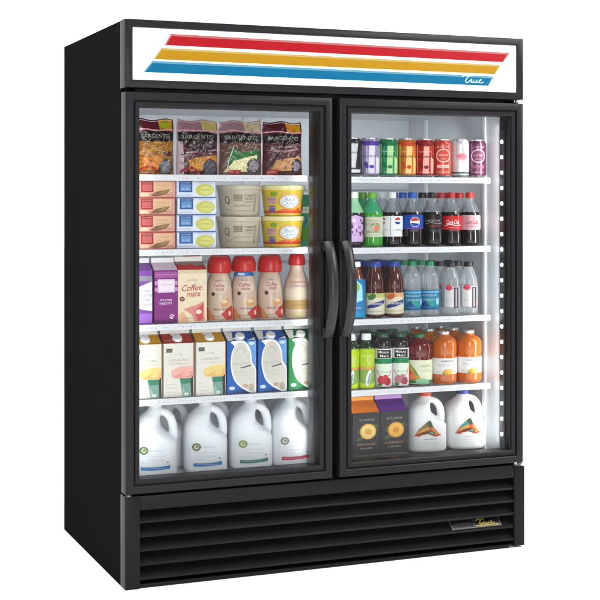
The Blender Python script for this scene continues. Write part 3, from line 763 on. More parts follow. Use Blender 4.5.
def juiceart(fr, fr2, seed):
    def art(A, w, h):
        A.rect(-w/2+.0005, .0005, w/2-.0005, h-.0005, ink('343235'), 1)
        A.scrib(-.028, .030, h*.84, .0085, ink('cfcac4'), 3, .15, seed=seed, wt=.14); A.scrib(-.012, .006, h*.77, .004, ink('8f8a86'), 3, seed=seed+9)
        A.ell(.006, h*.58, .030, .026, ink(fr), 3); A.ell(.006, h*.58, .025, .0215, ink(fr2), 4); A.ell(.006, h*.58, .012, .010, ink(fr), 5)
        for k in range(8): A.stroke([(.006+.008*math.cos(k*PI/4), h*.58+.007*math.sin(k*PI/4)), (.006+.023*math.cos(k*PI/4), h*.58+.020*math.sin(k*PI/4))], .0009, ink(fr), 6)
        A.ell(-.026, h*.60, .014, .006, ink('3f5a34'), 2, .9); A.ell(-.02, h*.44, .018, .007, ink('4c6a3a'), 2, .4); A.ell(.036, h*.70, .010, .004, ink('4c6a3a'), 2, -.6)
        A.scrib(-.034, .034, h*.30, .010, ink('e0b878'), 3, seed=seed+2, wt=.2); A.scrib(-.022, .024, h*.21, .007, ink('cfc6b8'), 3, seed=seed+3, wt=.2)
        A.rect(-w/2+.001, .006, w/2-.001, .010, ink('6a6664'), 2)
    return art
JZ = FZ+.012
gable(.099, .099, .149, .034, .014, ink('2b292c'), ink('e8821c'), ink('f6b05a'), juiceart('e8b24a', 'f6dc98', 3), label='charcoal juice carton with orange roof and sliced fruit', loc=(.855, YF+.052, JZ), rz=.012, group='charcoal juice cartons')
gable(.102, .099, .149, .034, .014, ink('2b292c'), ink('6d2a93'), ink('c9a0d8'), juiceart('e0a040', 'f2c25e', 8), label='charcoal juice carton with purple roof and round fruit', loc=(.9585, YF+.052, JZ), rz=-.01, group='charcoal juice cartons')
b = B(); b.box(.765, 1.30, .105, .70, FZ+.0005, FZ+.0115, mat('black_floor_rack', '232326', .4), bev=.002); b.done('floor_rack', fr)

# ---- bottles
def bottle(name, prof, bodym, capspec, labspec, label, loc, rz, group=None, cat='bottle', seg=40, bodyart=None, r0=None):
    """capspec: (prof, mat); labspec: (v0, v1, art fn, ground material)"""
    t = thing(name, label, cat, loc, rz, group)
    b = B(); b.lathe(prof, bodym, seg)
    pz = [(p[0], p[1]) for p in prof]; rr = r0 or max(p[0] for p in prof); cuts = sorted({round(p[1], 5) for p in prof})
    if bodyart: A = Art(); bodyart(A); A.put(b, wrapmap(pz, rr), rr*.2, None, cuts)
    b.done('bottle_body', t, 40)
    if labspec:
        v0, v1, fn, gm = labspec; b = B(); A = Art(); c = PI*rr
        A.rect(-c, v0, c, v1, gm, 0); fn(A); A.put(b, wrapmap(pz, rr), rr*.2, None, cuts); b.done('bottle_label', t, 40, fix=False)
    cp, cm = capspec; b = B(); b.lathe(cp, cm, 28)
    b.done('bottle_cap', t, 30); return t
def cap(r, z0, h, m, dome=.0): return ([(r, z0), (r*1.02, z0+h*.12), (r*.99, z0+h*.8), (r*.9, z0+h), (r*.3, z0+h+dome), (.0005, z0+h+dome)], m)
def plastic(h): return mat('coloured_cap_plastic', deep(h), .33, .5, var=.05)

# creamer bottles, big red domed caps
CP = smooth_prof([(.038, 0), (.0435, .006), (.0445, .03), (.0415, .07), (.040, .10), (.036, .128), (.029, .150), (.027, .158)])
CPb = mat('creamer_sleeve', 'c9b09c', .3, .5, var=.12, scale=30)
def creamer(A, sw, seed):
    A.scrib(-.016, .012, .128, .006, ink('5d7ea0'), 2, seed=seed)
    A.text('Coffee', -.002, .114, .0125, ink('b25a66'), 2, width=.042, slant=.25); A.text('mate', .002, .101, .0095, ink('b0606a'), 2, width=.028, slant=.25); A.ell(0, .107, .034, .019, ink('d8c4b4'), 1)
    A.ell(-.022, .086, .0065, .006, ink('5f3430'), 2)
    A.poly([(.002, .062), (.034, .074), (.036, .050), (.006, .044)], ink('d6a06e'), 1); A.ell(.018, .062, .012, .006, ink('e8cfa8'), 2)
    A.scrib(-.020, .030, .038, .008, ink(sw), 3, .1, seed=seed+4, wt=.22)
    A.poly([(.006, .022), (.026, .040), (.052, .050), (.054, .004), (.024, .004)], ink('c2463e'), 2); A.poly([(-.060, .05), (-.05, .006), (-.036, .006), (-.040, .04)], ink('c8685c'), 2); A.poly([(-.05, .004), (-.012, .004), (-.030, .034), (-.05, .040)], ink('cf9664'), 1)
    A.ell(.036, .024, .006, .008, ink('e8c0b0'), 3); A.scrib(-.024, .012, .016, .005, ink('8a5a48'), 3, seed=seed+6)
RC = plastic('c1201f')
domecap = lambda r, z, h: ([(r*.93, z), (r, z+.003), (r*1.0, z+h*.40), (r*.985, z+h*.55), (r*.88, z+h*.85), (r*.74, z+h), (.0005, z+h+.0008)], RC)
Z = ZL[2]+.0003; G = 'creamer bottles with red caps'
c1 = bottle('creamer_bottle', CP, CPb, domecap(.0385, .152, .052), None, 'tan creamer bottle with broad red cap, next to the cream carton', (0.3587, YF+.050, Z), -.32, G, bodyart=lambda A: creamer(A, 'a0505a', 3))
c2 = bottle('creamer_bottle', CP, CPb, domecap(.0395, .155, .049), None, 'tan creamer bottle with blue and white collar under its red cap', (0.4427, YF+.052, Z), -.22, G,
       bodyart=lambda A: (creamer(A, '6a5a9a', 13), A.rect(-.13, .1405, .13, .154, ink('4a8ac4'), 2), A.rect(-.034, .143, -.002, .151, ink('cfe0ee'), 3), A.rect(.012, .143, .06, .151, ink('2f66a8'), 3)))
c3 = bottle('creamer_bottle', CP, CPb, domecap(.0395, .152, .052), None, 'tan creamer bottle with broad red cap and red swoosh, third of the bottles', (0.5311, YF+.050, Z), -.12, G, bodyart=lambda A: creamer(A, 'b04a42', 23))
CP2 = smooth_prof([(.037, 0), (.042, .006), (.043, .05), (.0425, .095), (.036, .125), (.025, .150), (.0215, .166), (.0215, .174)])
def creamer2(A):
    A.scrib(-.034, .034, .118, .012, ink('c23a34'), 2, .1, seed=31, wt=.22); A.scrib(-.030, .034, .106, .007, ink('6a6ac0'), 2, seed=32); A.poly([(-.08, .098), (.08, .098), (.08, .066), (-.08, .07)], ink('d9cdb8'), 1)
    A.poly([(-.08, .058), (.08, .062), (.08, .03), (-.08, .03)], ink('b99a62'), 1); A.rect(-.08, .004, .08, .022, ink('cfbf9c'), 1); A.scrib(-.02, .03, .045, .006, ink('8a6a3c'), 2, seed=34)
bottle('creamer_bottle', CP2, mat('pale_creamer_sleeve', 'd0b8a4', .3, .5, var=.12, scale=30), domecap(.0275, .172, .036), None, 'slim necked creamer bottle with small red cap, against the centre post', (0.6267, YF+.050, Z), -.2, G, bodyart=creamer2)
for s, x, y, lab in ((c3, .5700, YF+.145, 'creamer bottle in the back row, red cap showing between two front bottles'), (c1, .395, YF+.150, 'creamer bottle in the back row behind the blue collared bottle'), (c1, .300, YF+.155, 'creamer bottle in the back row behind the first tan bottle')):
    dup(s, (x, y, Z), -.2, lab)

# drink cans
CANP = [(.024, 0), (.0275, .003), (.0315, .008), (.0325, .013), (.0325, .113), (.0315, .119), (.0285, .1255), (.0282, .128), (.0288, .1295), (.0278, .1305), (.0268, .129), (.0262, .1262), (.0005, .1258)]
ALU = mat('brushed_aluminium', 'd5d6d8', .3, .5, 1)
def can(ground, art, label, loc, rz):
    t = thing('drink_can', label, 'can', loc, rz, 'slim cans on the top right shelf')
    g = mat('can_lacquer', deep(ground), .24, .6, .35, var=.08, scale=40)
    p = [(CANP[0][0], CANP[0][1], ALU)]+CANP[1:]
    p = [(q[0], q[1], ALU) if i == 0 else ((q[0], q[1], g) if i == 2 else ((q[0], q[1], ALU) if i == 6 else q)) for i, q in enumerate(p)]
    b = B(); b.lathe(p, ALU, 40); A = Art(); art(A); pz = [(q[0], q[1]) for q in CANP[:7]]
    A.put(b, wrapmap(pz, .0325), .0065, None, [q[1] for q in pz]); b.done('can_body', t, 40)
    b = B(); M = Matrix.Translation((0, -.006, .1264)); b.lathe([(.010, 0), (.010, .0012), (.0005, .0013)], ALU, 16, M); b.done('ring_pull', t)
    return t
def flavour(top, mid, dark, seed):
    def f(A):
        A.rect(-.1, .104, .1, .1185, ink(top), 1)
        A.poly([(-.008, .012), (.012, .012), (.016, .104), (-.004, .104)], ink(mid), 1); A.poly([(.02, .012), (.034, .012), (.036, .060), (.02, .070)], ink(mid), 1)  # pale upright bands: the metal's bright reflections painted into the can colour
        A.scrib(-.026, .022, .069, .010, ink(dark), 3, .1, seed=seed, wt=.25); A.scrib(-.02, .02, .086, .006, ink('f4f0ee'), 2, seed=seed+2)
        A.ell(-.014, .040, .007, .012, ink(top), 2, .4); A.ell(.004, .034, .008, .006, ink(top), 2); A.scrib(-.02, .018, .017, .005, ink('f4f0ee'), 3, seed=seed+4)
        for k in (-.030, .038): A.rect(k, .014, k+.004, .110, ink(mid), 1)  # thin side streaks, painted highlights as well
    return f
def circ(ringc, inner, seed, extra=None):
    def f(A):
        A.ell(0, .074, .0255, .023, ink(inner), 1); A.ring(0, .074, .024, .0215, .0035, ink(ringc), 2); A.scrib(-.017, .018, .076, .011, ink(ringc), 3, seed=seed, wt=.22); A.scrib(-.010, .010, .063, .006, ink(ringc), 3, seed=seed+1, wt=.2)
        A.scrib(-.022, .022, .104, .008, ink(ringc), 2, seed=seed+2, wt=.2); A.rect(-.022, .032, .022, .042, ink(extra or ringc), 1); A.scrib(-.020, .020, .037, .006, ink(inner), 3, seed=seed+3); A.scrib(-.024, .024, .018, .008, ink(ringc), 2, seed=seed+4)
    return f
def plain(A): A.rect(-.03, .014, .03, .024, ink('d8d8da'), 1); A.poly([(-.02, .03), (.01, .03), (.02, .11), (-.012, .11)], ink('c9c9cd'), 1); A.scrib(-.02, .02, .08, .012, ink('2b2b30'), 2, seed=3, wt=.25)
def pinkart(A): A.ell(.004, .072, .020, .012, ink('e89aa8'), 1); A.scrib(-.018, .024, .073, .013, ink('d85a78'), 2, .1, seed=4, wt=.24); A.scrib(-.014, .016, .058, .006, ink('e8a0b0'), 2, seed=5); A.rect(-.1, .013, .1, .019, ink('5a6468'), 1); A.scrib(-.012, .012, .098, .005, ink('c9b8bc'), 2, seed=7); A.scrib(-.012, .012, .034, .005, ink('c0a8ae'), 2, seed=8)
cans = ((.818, '3c3c42', plain, 'silver and black can half hidden by the right door frame'), (.8835, 'b3a6cc', flavour('5b3f9c', 'e2dcea', '6d5a9a', 3), 'violet and white slim can beside the black one'),
        (.950, '2f9a6a', flavour('0f7a4c', 'b9e0a0', '14382a', 8), 'green slim can with painted highlight streak'), (1.018, 'e08420', flavour('c8501c', 'f6cf86', '5a2410', 13), 'orange slim can between the green and red cans'),
        (1.086, 'c02a34', flavour('8a1820', 'f0b0a0', '3a0c10', 18), 'crimson slim can with painted highlight streaks'), (1.154, 'd65a4e', circ('f4d8cc', 'd4564e', 3), 'coral red slim can with pale ring emblem'),
        (1.222, 'e6e6e8', pinkart, 'white slim can with pink lettering'), (1.289, '74405c', circ('d8b4c4', '7a4460', 9, '9a6480'), 'plum slim can with pale ring emblem at the right end'))
for i, (x, g, art, lab) in enumerate(cans): can(g, art, lab, (x, YF+.034, ZR[0]+.0003), -.33+random.uniform(-.08, .08))

# soda bottles
HEAD = clear('clear_neck_plastic', 'c4ccd2', .22)
def sodaprof(liq, top): 
    base = smooth_prof([(.024, 0), (.033, .004), (.0358, .012), (.0358, .04), (.0345, .05), (.0368, .060), (.0368, .098), (.0355, .110), (.0290, .126), (.0180, .147), (.0135, .160), (.0132, .170)], 3)
    out = []; sw = False
    for r, z in base:
        if not sw and z > .114: out.append((r, z, top)); sw = True
        else: out.append((r, z))
    return out
COLA = mat('cola_in_bottle', '17100f', .1, .6, var=.3, scale=25)
GRN = mat('green_soda_bottle', '3f9a34', .12, .6, var=.25, scale=25)
def globe(A, u, v, r, layer=2):
    A.ell(u, v, r, r, ink('f0f0f0'), layer, n=24)
    A.poly([(u+r*math.cos(t), v+r*math.sin(t)) for t in [PI*.06+k*PI*.86/10 for k in range(11)]]+[(u-r*.3, v+r*.15), (u+r*.4, v+r*.28)], ink('d0402c'), layer+1)
    A.poly([(u+r*math.cos(t), v+r*math.sin(t)) for t in [PI*1.08+k*PI*.80/10 for k in range(11)]]+[(u+r*.3, v-r*.32), (u-r*.4, v-r*.22)], ink('1f4aa0'), layer+1)
def L_lilac(A): A.poly([(-.03, .03), (.03, .03), (.03, .11), (.0, .118), (-.03, .108)], ink('c9aed4'), 1); shreds2(A, -.03, .03, .035, .105, ['7d5a94', 'e6d8ec', '4c3a58', 'a880b8'], 26, 4)
def shreds2(A, u0, u1, v0, v1, cols, n, seed):
    R = random.Random(seed)
    for _ in range(n): A.ell(R.uniform(u0, u1), R.uniform(v0, v1), R.uniform(.002, .006), R.uniform(.002, .007), ink(R.choice(cols)), 2+R.randrange(3), R.uniform(0, 3), 9)
def L_green(A): A.ring(.006, .078, .014, .014, .002, ink('c8785c'), 2); A.ell(.010, .074, .009, .010, ink('d88a6c'), 2); A.scrib(-.028, .022, .086, .009, ink('5c8a4c'), 3, seed=1, wt=.2); A.scrib(-.026, .024, .062, .009, ink('4a7a3e'), 3, seed=2, wt=.2); A.scrib(-.02, .02, .1, .006, ink('8aa07a'), 3, seed=3)
def L_white(A): globe(A, .014, .098, .0115); globe(A, -.040, .098, .0115); A.rect(-.012, .05, -.0105, .112, ink('9aa0a8'), 2); A.scrib(.0, .03, .068, .008, ink('8c96a6'), 2, seed=3); A.scrib(-.05, -.02, .068, .008, ink('8c96a6'), 2, seed=3)
def L_blue(A): A.ell(.002, .094, .0172, .0172, ink('e8ecf2'), 1); globe(A, .002, .094, .0155); A.poly([(-.036, .070), (.036, .070), (.036, .078), (-.036, .074)], ink('6a4aa0'), 1)
def L_black(A): A.scrib(-.030, .026, .098, .014, ink('c8b4b4'), 2, .2, seed=3, wt=.2); A.scrib(-.016, .024, .080, .009, ink('b03038'), 2, seed=4, wt=.24); A.stroke([(-.03, .087), (-.01, .092), (.012, .087), (.03, .090)], .0016, ink('b8a8a8'), 3)
def L_red(A): A.text('Coca-Cola', 0, .093, .016, ink('f6ecea'), 3, width=.045, slant=.3); A.stroke([(-.03, .080), (-.01, .085), (.012, .080), (.03, .083)], .002, ink('f6ecea'), 3); A.scrib(-.022, .022, .074, .004, ink('f0c8c4'), 3, seed=2)
def L_pink(A): A.text('Coca-Cola', 0, .093, .016, ink('b8303c'), 3, width=.045, slant=.3); A.scrib(-.02, .024, .078, .007, ink('a83c4a'), 3, seed=5, wt=.2); A.scrib(-.018, .02, .107, .004, ink('a87880'), 3, seed=6)
Z = ZR[1]+.0003; G = 'soda bottles on the second right shelf'
SC = lambda h: cap(.0148, .163, .0195, plastic(h))
sodas = [(.826, GRN, mat('lime_neck', '8fc49a', .2), 'e6eee0', (.028, .118, L_lilac, ink('3a2f3c')), 'dark bottle with lilac blotched label, cut by the right door frame'),
         (.893, GRN, mat('teal_green_neck', '3c9a6c', .15), '6fae3c', (.045, .112, L_green, ink('c5cbb4')), 'green soda bottle with pale sage label'),
         (.966, COLA, HEAD, 'dfe2e6', (.046, .114, L_white, ink('e6e7ea')), 'dark soda bottle with plain white label and round emblem'),
         (1.043, COLA, HEAD, '1c62b8', (.071, .118, L_blue, ink('2451a8')), 'cola bottle with bright blue label and round emblem'),
         (1.118, COLA, HEAD, '2a2426', (.066, .116, L_black, ink('201a1c')), 'cola bottle with black label and silver script'),
         (1.190, COLA, HEAD, 'b8242a', (.066, .114, L_red, ink('c41f28')), 'cola bottle with red label and white script'),
         (1.263, COLA, HEAD, 'c03028', (.066, .116, L_pink, ink('c9a4ac')), 'cola bottle with pale pink label, right end of its row')]
for i, (x, liq, top, cc, lab, lb) in enumerate(sodas):
    lab = (lab[0]-.011, lab[1]-.011, (lambda f: lambda A: (f(A), A.shift(-.011)))(lab[2]), lab[3])
    o = bottle('soda_bottle', sodaprof(liq, top), liq if i else mat('dark_lilac_bottle', '2c222e', .15), SC(cc), lab, lb, (x, YF+.037, Z), -.30+random.uniform(-.05, .05), G)
    for r in range(1, 3): dup(o, (x+random.uniform(-.002, .002), YF+.037+.0735*r, Z), -.3+random.uniform(-.3, .3), '%s, standing in the %s row' % (lb.split(',')[0], ('second', 'third')[r-1]))

# tea, water and clear bottles
Z = ZR[2]+.0003; G = 'bottles on the third right shelf'
AMB = mat('amber_tea', '4a1a0d', .12, .6, var=.3, scale=22)
TP = smooth_prof([(.026, 0), (.0325, .004), (.0335, .012), (.0335, .088), (.0315, .096), (.0325, .106), (.0325, .118), (.029, .132), (.0245, .146), (.022, .158), (.0215, .172)], 3)
def L_tea(c1, c2):
    def f(A): A.poly([(-.11, .068), (.11, .068), (.11, .082), (-.11, .082)], ink(c1), 1); A.ell(-.014, .070, .015, .009, ink(c2), 2, .4); A.poly([(-.032, .038), (-.01, .050), (.034, .060), (.034, .048), (.0, .036), (-.03, .030)], ink('2e3c86'), 3); A.scrib(-.024, .026, .047, .009, ink('f0eee6'), 4, .25, seed=4, wt=.22); A.scrib(-.026, .026, .022, .006, ink(c2), 3, seed=5)
    return f
def L_sport(A): A.poly([(-.02, .05), (.0, .125), (.018, .11), (.022, .06)], ink('a8d8e8'), 1); A.ell(-.004, .105, .012, .016, ink('8cba52'), 2, .3); A.scrib(-.022, .022, .064, .012, ink('e8f2f8'), 3, .1, seed=3, wt=.22); A.rect(-.1, .004, .1, .02, ink('2f9cc8'), 1); A.scrib(-.02, .02, .036, .006, ink('cfe6f2'), 3, seed=5)
SP = smooth_prof([(.026, 0), (.0315, .004), (.0325, .02), (.031, .06), (.0325, .10), (.031, .122), (.024, .142), (.017, .158), (.0145, .176)], 3)
o = bottle('sport_drink_bottle', SP, mat('red_brown_drink', '6a3226', .15, .6, var=.2), cap(.016, .170, .017, WHITEP), (.002, .130, L_sport, ink('2b83b8')), 'bright blue sleeved drink bottle with white cap by the right door handle', (.832, YF+.035, Z), -.3, G)
for x, c1, c2, lb in ((.901, 'b9c07a', '4c7a34', 'amber tea bottle with green and white label'), (.972, 'd8a878', 'c0622c', 'amber tea bottle with peach and white label')):
    o = bottle('tea_bottle', TP, AMB, cap(.0235, .168, .0185, plastic('27489a')), (.012, .082, L_tea(c1, c2), ink('d6d0bc')), lb, (x, YF+.035, Z), -.3, G)
    for r in (1, 2): dup(o, (x+.002, YF+.035+.07*r, Z), -.2, lb+', standing in the %s row' % ('second', 'third')[r-1])
WAT = clear('clear_water_bottle', 'dfe8ee', .22)
WP = []
for k in range(30):
    z = .003+k*.0042; WP.append((.0315+.0008*math.sin(k*1.7) if not .030 < z < .078 else .0322, z))
WP = [(.024, 0)]+WP+smooth_prof([(.0312, .130), (.026, .146), (.017, .160), (.0138, .168), (.0135, .178)], 3)
def L_water(A): A.rect(-.11, .078, .11, .084, ink('6fb4d6'), 1); A.scrib(-.026, .026, .070, .011, ink('cfe8f2'), 3, .1, seed=8, wt=.22); A.rect(-.11, .022, .11, .027, ink('0f5c84'), 1); A.poly([(-.022, .034), (.004, .064), (.03, .034)], ink('2c9a94'), 1); A.poly([(-.03, .034), (-.012, .052), (.006, .034)], ink('1c4f86'), 2); A.scrib(-.024, .024, .056, .010, ink('e0f0f6'), 3, seed=3, wt=.2); A.ell(.034, .05, .008, .012, ink('9ccce4'), 2)
wb = None
for x, y, rz, lb in ((1.040, 0, -.3, 'clear water bottle with teal blue label beside the tea'), (1.107, 0, -.6, 'clear water bottle with teal blue label, next to the black capped bottles')):
    loc = (x, YF+.034+y, Z)
    if wb is None: wb = o = bottle('water_bottle', WP, WAT, cap(.0152, .169, .016, plastic('1f8a5c')), (.022, .088, L_water, ink('1a7aa4')), lb, loc, rz, G)
    else: o = dup(wb, loc, rz, lb)
    for r in (1, 2): dup(wb, (x+.003, YF+.034+.068*r, Z), rz+.4, lb.split(',')[0].replace('beside', 'in a row behind')+(', %s row' % ('second', 'third')[r-1]) if y == 0 and x < 1.1 else 'clear water bottle behind the one next to the black capped bottles, %s row' % ('second', 'third')[r-1])
def L_clear(A): A.rect(-.028, .028, .004, .098, ink('d8d4d6'), 1); A.rect(.006, .024, .024, .094, ink('2c1f24'), 2); A.rect(.011, .028, .015, .09, ink('c9c4c8'), 3); A.ell(-.012, .094, .012, .010, ink('d8566a'), 2); A.scrib(-.026, .002, .092, .008, ink('b02c44'), 3, seed=3, wt=.22); A.rect(.018, .026, .021, .05, ink('7c2434'), 3); A.scrib(-.024, .0, .050, .006, ink('b4aeb4'), 3, seed=5)
KP = smooth_prof([(.026, 0), (.0312, .004), (.032, .02), (.032, .10), (.030, .122), (.022, .146), (.016, .158), (.0145, .166), (.0145, .170)], 3)
kb = None
for x, lb in ((1.188, 'clear bottle with black cap and striped label, second from the right end'), (1.257, 'clear bottle with black cap and striped label at the right end')):
    if kb is None: kb = bottle('flavoured_water_bottle', KP, WAT, cap(.0162, .163, .017, plastic('1e1e22')), (.024, .098, L_clear, clear('clear_label_film', 'c9cdd2', .5)), lb, (x, YF+.035, Z), -.3, G)
    else: dup(kb, (x, YF+.035, Z), -.28, lb)
    for r in (1, 2): dup(kb, (x-.004, YF+.035+.07*r, Z), .2, 'clear black capped bottle behind the %s one, %s row' % ('rightmost' if x > 1.2 else 'second from right', ('second', 'third')[r-1]))

# juices
Z = ZR[3]+.0003; G = 'juices on the fourth right shelf'
LP = smooth_prof([(.022, 0), (.0275, .004), (.0285, .02), (.0265, .06), (.0280, .10), (.0285, .122), (.024, .138), (.0155, .152), (.0140, .160), (.0140, .168)], 3)
LIME = mat('lime_drink', 'a9c63a', .15, .6, var=.2, scale=20)
def L_lime(A): A.poly([(-.1, .066), (.1, .066), (.1, .128), (-.1, .128)], ink('b4cf22'), 1); A.ring(.010, .096, .010, .016, .0016, ink('e0e8b0'), 3); A.ell(.010, .096, .007, .012, ink('c4cf6a'), 2); A.rect(-.1, .064, .1, .072, ink('d8a05a'), 2); A.ell(.004, .036, .008, .028, ink('e6ece6'), 2, -.25); A.ell(.006, .034, .004, .020, ink('9aa8a0'), 3, -.25); A.poly([(-.03, .002), (-.03, .024), (.0, .012), (.03, .022), (.03, .002)], ink('c8e028'), 2); A.scrib(-.02, .004, .108, .007, ink('e8f0c8'), 3, seed=3)
lp = [(r, z) if not z > .130 else (r, z, mat('dark_green_neck', '1f3a1c', .15)) for r, z in LP]
l1 = bottle('green_tea_bottle', lp, LIME, cap(.0160, .160, .021, WHITEP), (.003, .128, L_lime, ink('8fae5a')), 'lime green bottle with white cap standing in full view', (.868, YF+.030, Z), -.3, G)
dup(l1, (.812, YF+.032, Z), -.5, 'lime green bottle with white cap, partly covered by the right door frame')
dup(l1, (.830, YF+.092, Z), -.3, 'lime green bottle in the second row with only its neck showing')
MP = smooth_prof([(.024, 0), (.0285, .004), (.0300, .012), (.0300, .126), (.0292, .131), (.0305, .136), (.0305, .143), (.0285, .152), (.0215, .162), (.0180, .167), (.0180, .172)], 3)
DKJ = mat('dark_grape_juice', '251a22', .12, .6, var=.3, scale=22)
def L_mm(c1, c2, seed):
    def f(A):
        A.rect(-.025, .099, .025, .126, ink('17171a'), 2); A.text('Minute', -.002, .119, .0090, ink('eceae6'), 4, width=.036); A.text('Maid', -.001, .1065, .0090, ink('eceae6'), 4, width=.028)
        A.poly([(-.1, .080), (.1, .080), (.1, .094), (.0, .098), (-.1, .094)], ink('1f8a58'), 2); A.ell(.0, .060, .023, .023, ink('dcebd8'), 2); A.ring(0, .060, .025, .025, .002, ink('c23a4a'), 3, PI, 2*PI)
        A.ell(-.010, .026, .014, .014, ink(c1), 3); A.ell(.011, .021, .014, .013, ink(c2), 3); A.ell(.004, .037, .008, .007, ink(c1), 4); A.ell(-.016, .010, .008, .005, ink('5a8a4c'), 4); A.scrib(-.018, .018, .052, .007, ink('6a9a7a'), 4, seed=seed)
    return f
CAPG = plastic('1f5a44')
for x, c1, c2, lb in ((.930, 'c83a48', 'b02838', 'dark juice bottle with white label and red berries'), (.993, 'b8808a', 'a04858', 'dark juice bottle with white label and pinkish fruit')):
    o = bottle('juice_bottle', MP, DKJ, cap(.0200, .166, .013, CAPG), (.003, .130, L_mm(c1, c2, 3), ink('e6e4e2')), lb, (x, YF+.031, Z), -.28, G)
    dup(o, (x-.004, YF+.094, Z), -.1, lb+', hidden in the second row')
    dup(o, (x-.006, YF+.158, Z), -.1, lb+', hidden in the third row')
RP = smooth_prof([(.038, 0), (.0455, .005), (.047, .018), (.047, .088), (.0445, .096), (.047, .106), (.0472, .122), (.0445, .138), (.035, .149), (.0225, .1545), (.0190, .160), (.0185, .165)], 3)
REDJ = mat('red_juice', '660c12', .12, .6, var=.35, scale=45, bump=.0)
def L_redj(A):
    A.poly([(-.046, .016), (-.046, .084), (-.02, .052), (-.004, .030), (.0, .016)], ink('b9a24a'), 1); A.poly([(-.046, .020), (-.046, .062), (-.026, .040), (-.018, .020)], ink('d8603a'), 2); A.poly([(-.040, .076), (-.020, .054), (-.008, .036), (-.016, .034)], ink('7a9a3c'), 3)
    A.scrib(-.004, .040, .066, .009, ink('8a9a7c'), 2, seed=3); A.scrib(.002, .040, .050, .006, ink('a0a890'), 2, seed=4); A.rect(-.15, .008, .15, .018, ink('3a7a4c'), 2); A.ell(.006, .014, .026, .010, ink('8ac09a'), 3); A.ell(-.03, .030, .012, .009, ink('e08050'), 4)
o = bottle('juice_jar', RP, REDJ, cap(.0202, .160, .010, plastic('2c7a50')), (.006, .086, L_redj, ink('dbe0c4')), 'dark red juice jar with green cap and pale label', (1.072, YF+.049, Z), -.28, G)
for r in (1, 2): dup(o, (1.068, YF+.049+.098*r, Z), .3, 'dark red juice jar behind the one with the pale label, %s row' % ('second', 'third')[r-1])
OP = smooth_prof([(.037, 0), (.0435, .005), (.045, .016), (.045, .092), (.0435, .098), (.0448, .108), (.0450, .126), (.0430, .143), (.0350, .154), (.0230, .160), (.0185, .166), (.0180, .172)], 3)
ORG = mat('orange_juice', 'c2600f', .14, .6, var=.18, scale=18)
def L_oj(A): A.scrib(-.016, .032, .078, .009, ink('6a5a90'), 2, .3, seed=3, wt=.2); A.scrib(-.034, .034, .064, .010, ink('b4b0b8'), 2, seed=4); A.ell(.004, .041, .017, .009, ink('e0a030'), 2); A.ell(.012, .043, .011, .008, ink('f0c050'), 3); A.scrib(-.036, -.016, .042, .006, ink('9a8a80'), 2, seed=6); A.scrib(.026, .04, .042, .006, ink('9a8a80'), 2, seed=6); A.ell(-.008, .036, .006, .003, ink('6a9a4c'), 3)
oj = None
for x, lb in ((1.167, 'orange juice jar with white label, next to the red jar'), (1.264, 'orange juice jar with white label at the right end')):
    if oj is None: oj = bottle('juice_jar', OP, ORG, cap(.0200, .167, .010, mat('silver_lid', 'cfcfcd', .28, .5, .6)), (.034, .088, L_oj, ink('e4e2e0')), lb, (x, YF+.047, Z), -.28, G)
    else: dup(oj, (x, YF+.047, Z), -.26, lb)
    for r in (1, 2): dup(oj, (x-.008, YF+.047+.095*r, Z), .2, 'orange juice jar behind the %s, %s row' % ('right end jar' if x > 1.2 else 'jar next to the red one', ('second', 'third')[r-1]))

# ---- gallon jugs: one welded shell with a hollow handle
def jugshell():
    b = B(); m = WHITEP; W2 = .0585
    secs = []
    def sec(z, xl, xr, yh, n=3.4):
        ring = []
        cx = (xl+xr)/2; hx = (xr-xl)/2
        for k in range(40):
            a = 2*PI*k/40; c, s = math.cos(a), math.sin(a)
            ring.append((cx+hx*math.copysign(abs(c)**(2/n), c), yh*math.copysign(abs(s)**(2/n), s), z))
        secs.append(ring)
    sec(0, -W2+.010, W2-.010, W2-.010); sec(.004, -W2+.003, W2-.003, W2-.003); sec(.012, -W2, W2, W2); sec(.055, -W2, W2, W2); sec(.098, -W2, W2, W2)
    sec(.104, -W2+.0003, W2-.002, W2-.001, 3.3); sec(.116, -W2+.0003, W2-.010, W2-.001, 3.2); sec(.128, -W2+.001, W2-.028, W2-.002, 3.0)
    sec(.145, -W2+.003, W2-.044, W2-.006, 2.8); sec(.160, -W2+.008, W2-.046, W2-.012, 2.6); sec(.174, -W2+.017, W2-.045, W2-.021, 2.4); sec(.185, -W2+.028, W2-.039, W2-.032, 2.2)
    sec(.193, -.022, .020, .022, 2); sec(.199, -.0175, .0165, .0175, 2); sec(.208, -.0165, .0155, .0165, 2)
    vs = [v for r in secs for v in r]; N = 40; F = []
    for j in range(len(secs)-1):
        for k in range(N): F.append((j*N+k, j*N+(k+1) % N, (j+1)*N+(k+1) % N, (j+1)*N+k))
    F += [tuple(range(N))[::-1], tuple(range((len(secs)-1)*N, len(secs)*N))]
    b.quadset(vs, F, m)
    P = [(-.004, .189), (.014, .190), (.029, .184), (.040, .171), (.0458, .152), (.0480, .130), (.0475, .112), (.043, .092), (.033, .080)]
    sp = smooth_prof([(p[0]+1, p[1]) for p in P], 4)
    b.tube([(x-1, 0, z) for x, z in sp], .012, m, 14, flat=(.0125, .0105)) if False else b.tube([(x-1, 0, z) for x, z in sp], .0118, m, 14)
    o = b.done('jug_shell')
    md = o.modifiers.new('weld', 'REMESH'); md.mode = 'VOXEL'; md.voxel_size = .0021; md.use_smooth_shade = True
    sm = o.modifiers.new('soften', 'SMOOTH'); sm.factor = .5; sm.iterations = 9
    dg = bpy.context.evaluated_depsgraph_get(); me = bpy.data.meshes.new_from_object(o.evaluated_get(dg)); bpy.data.objects.remove(o)
    return me
JM = jugshell()
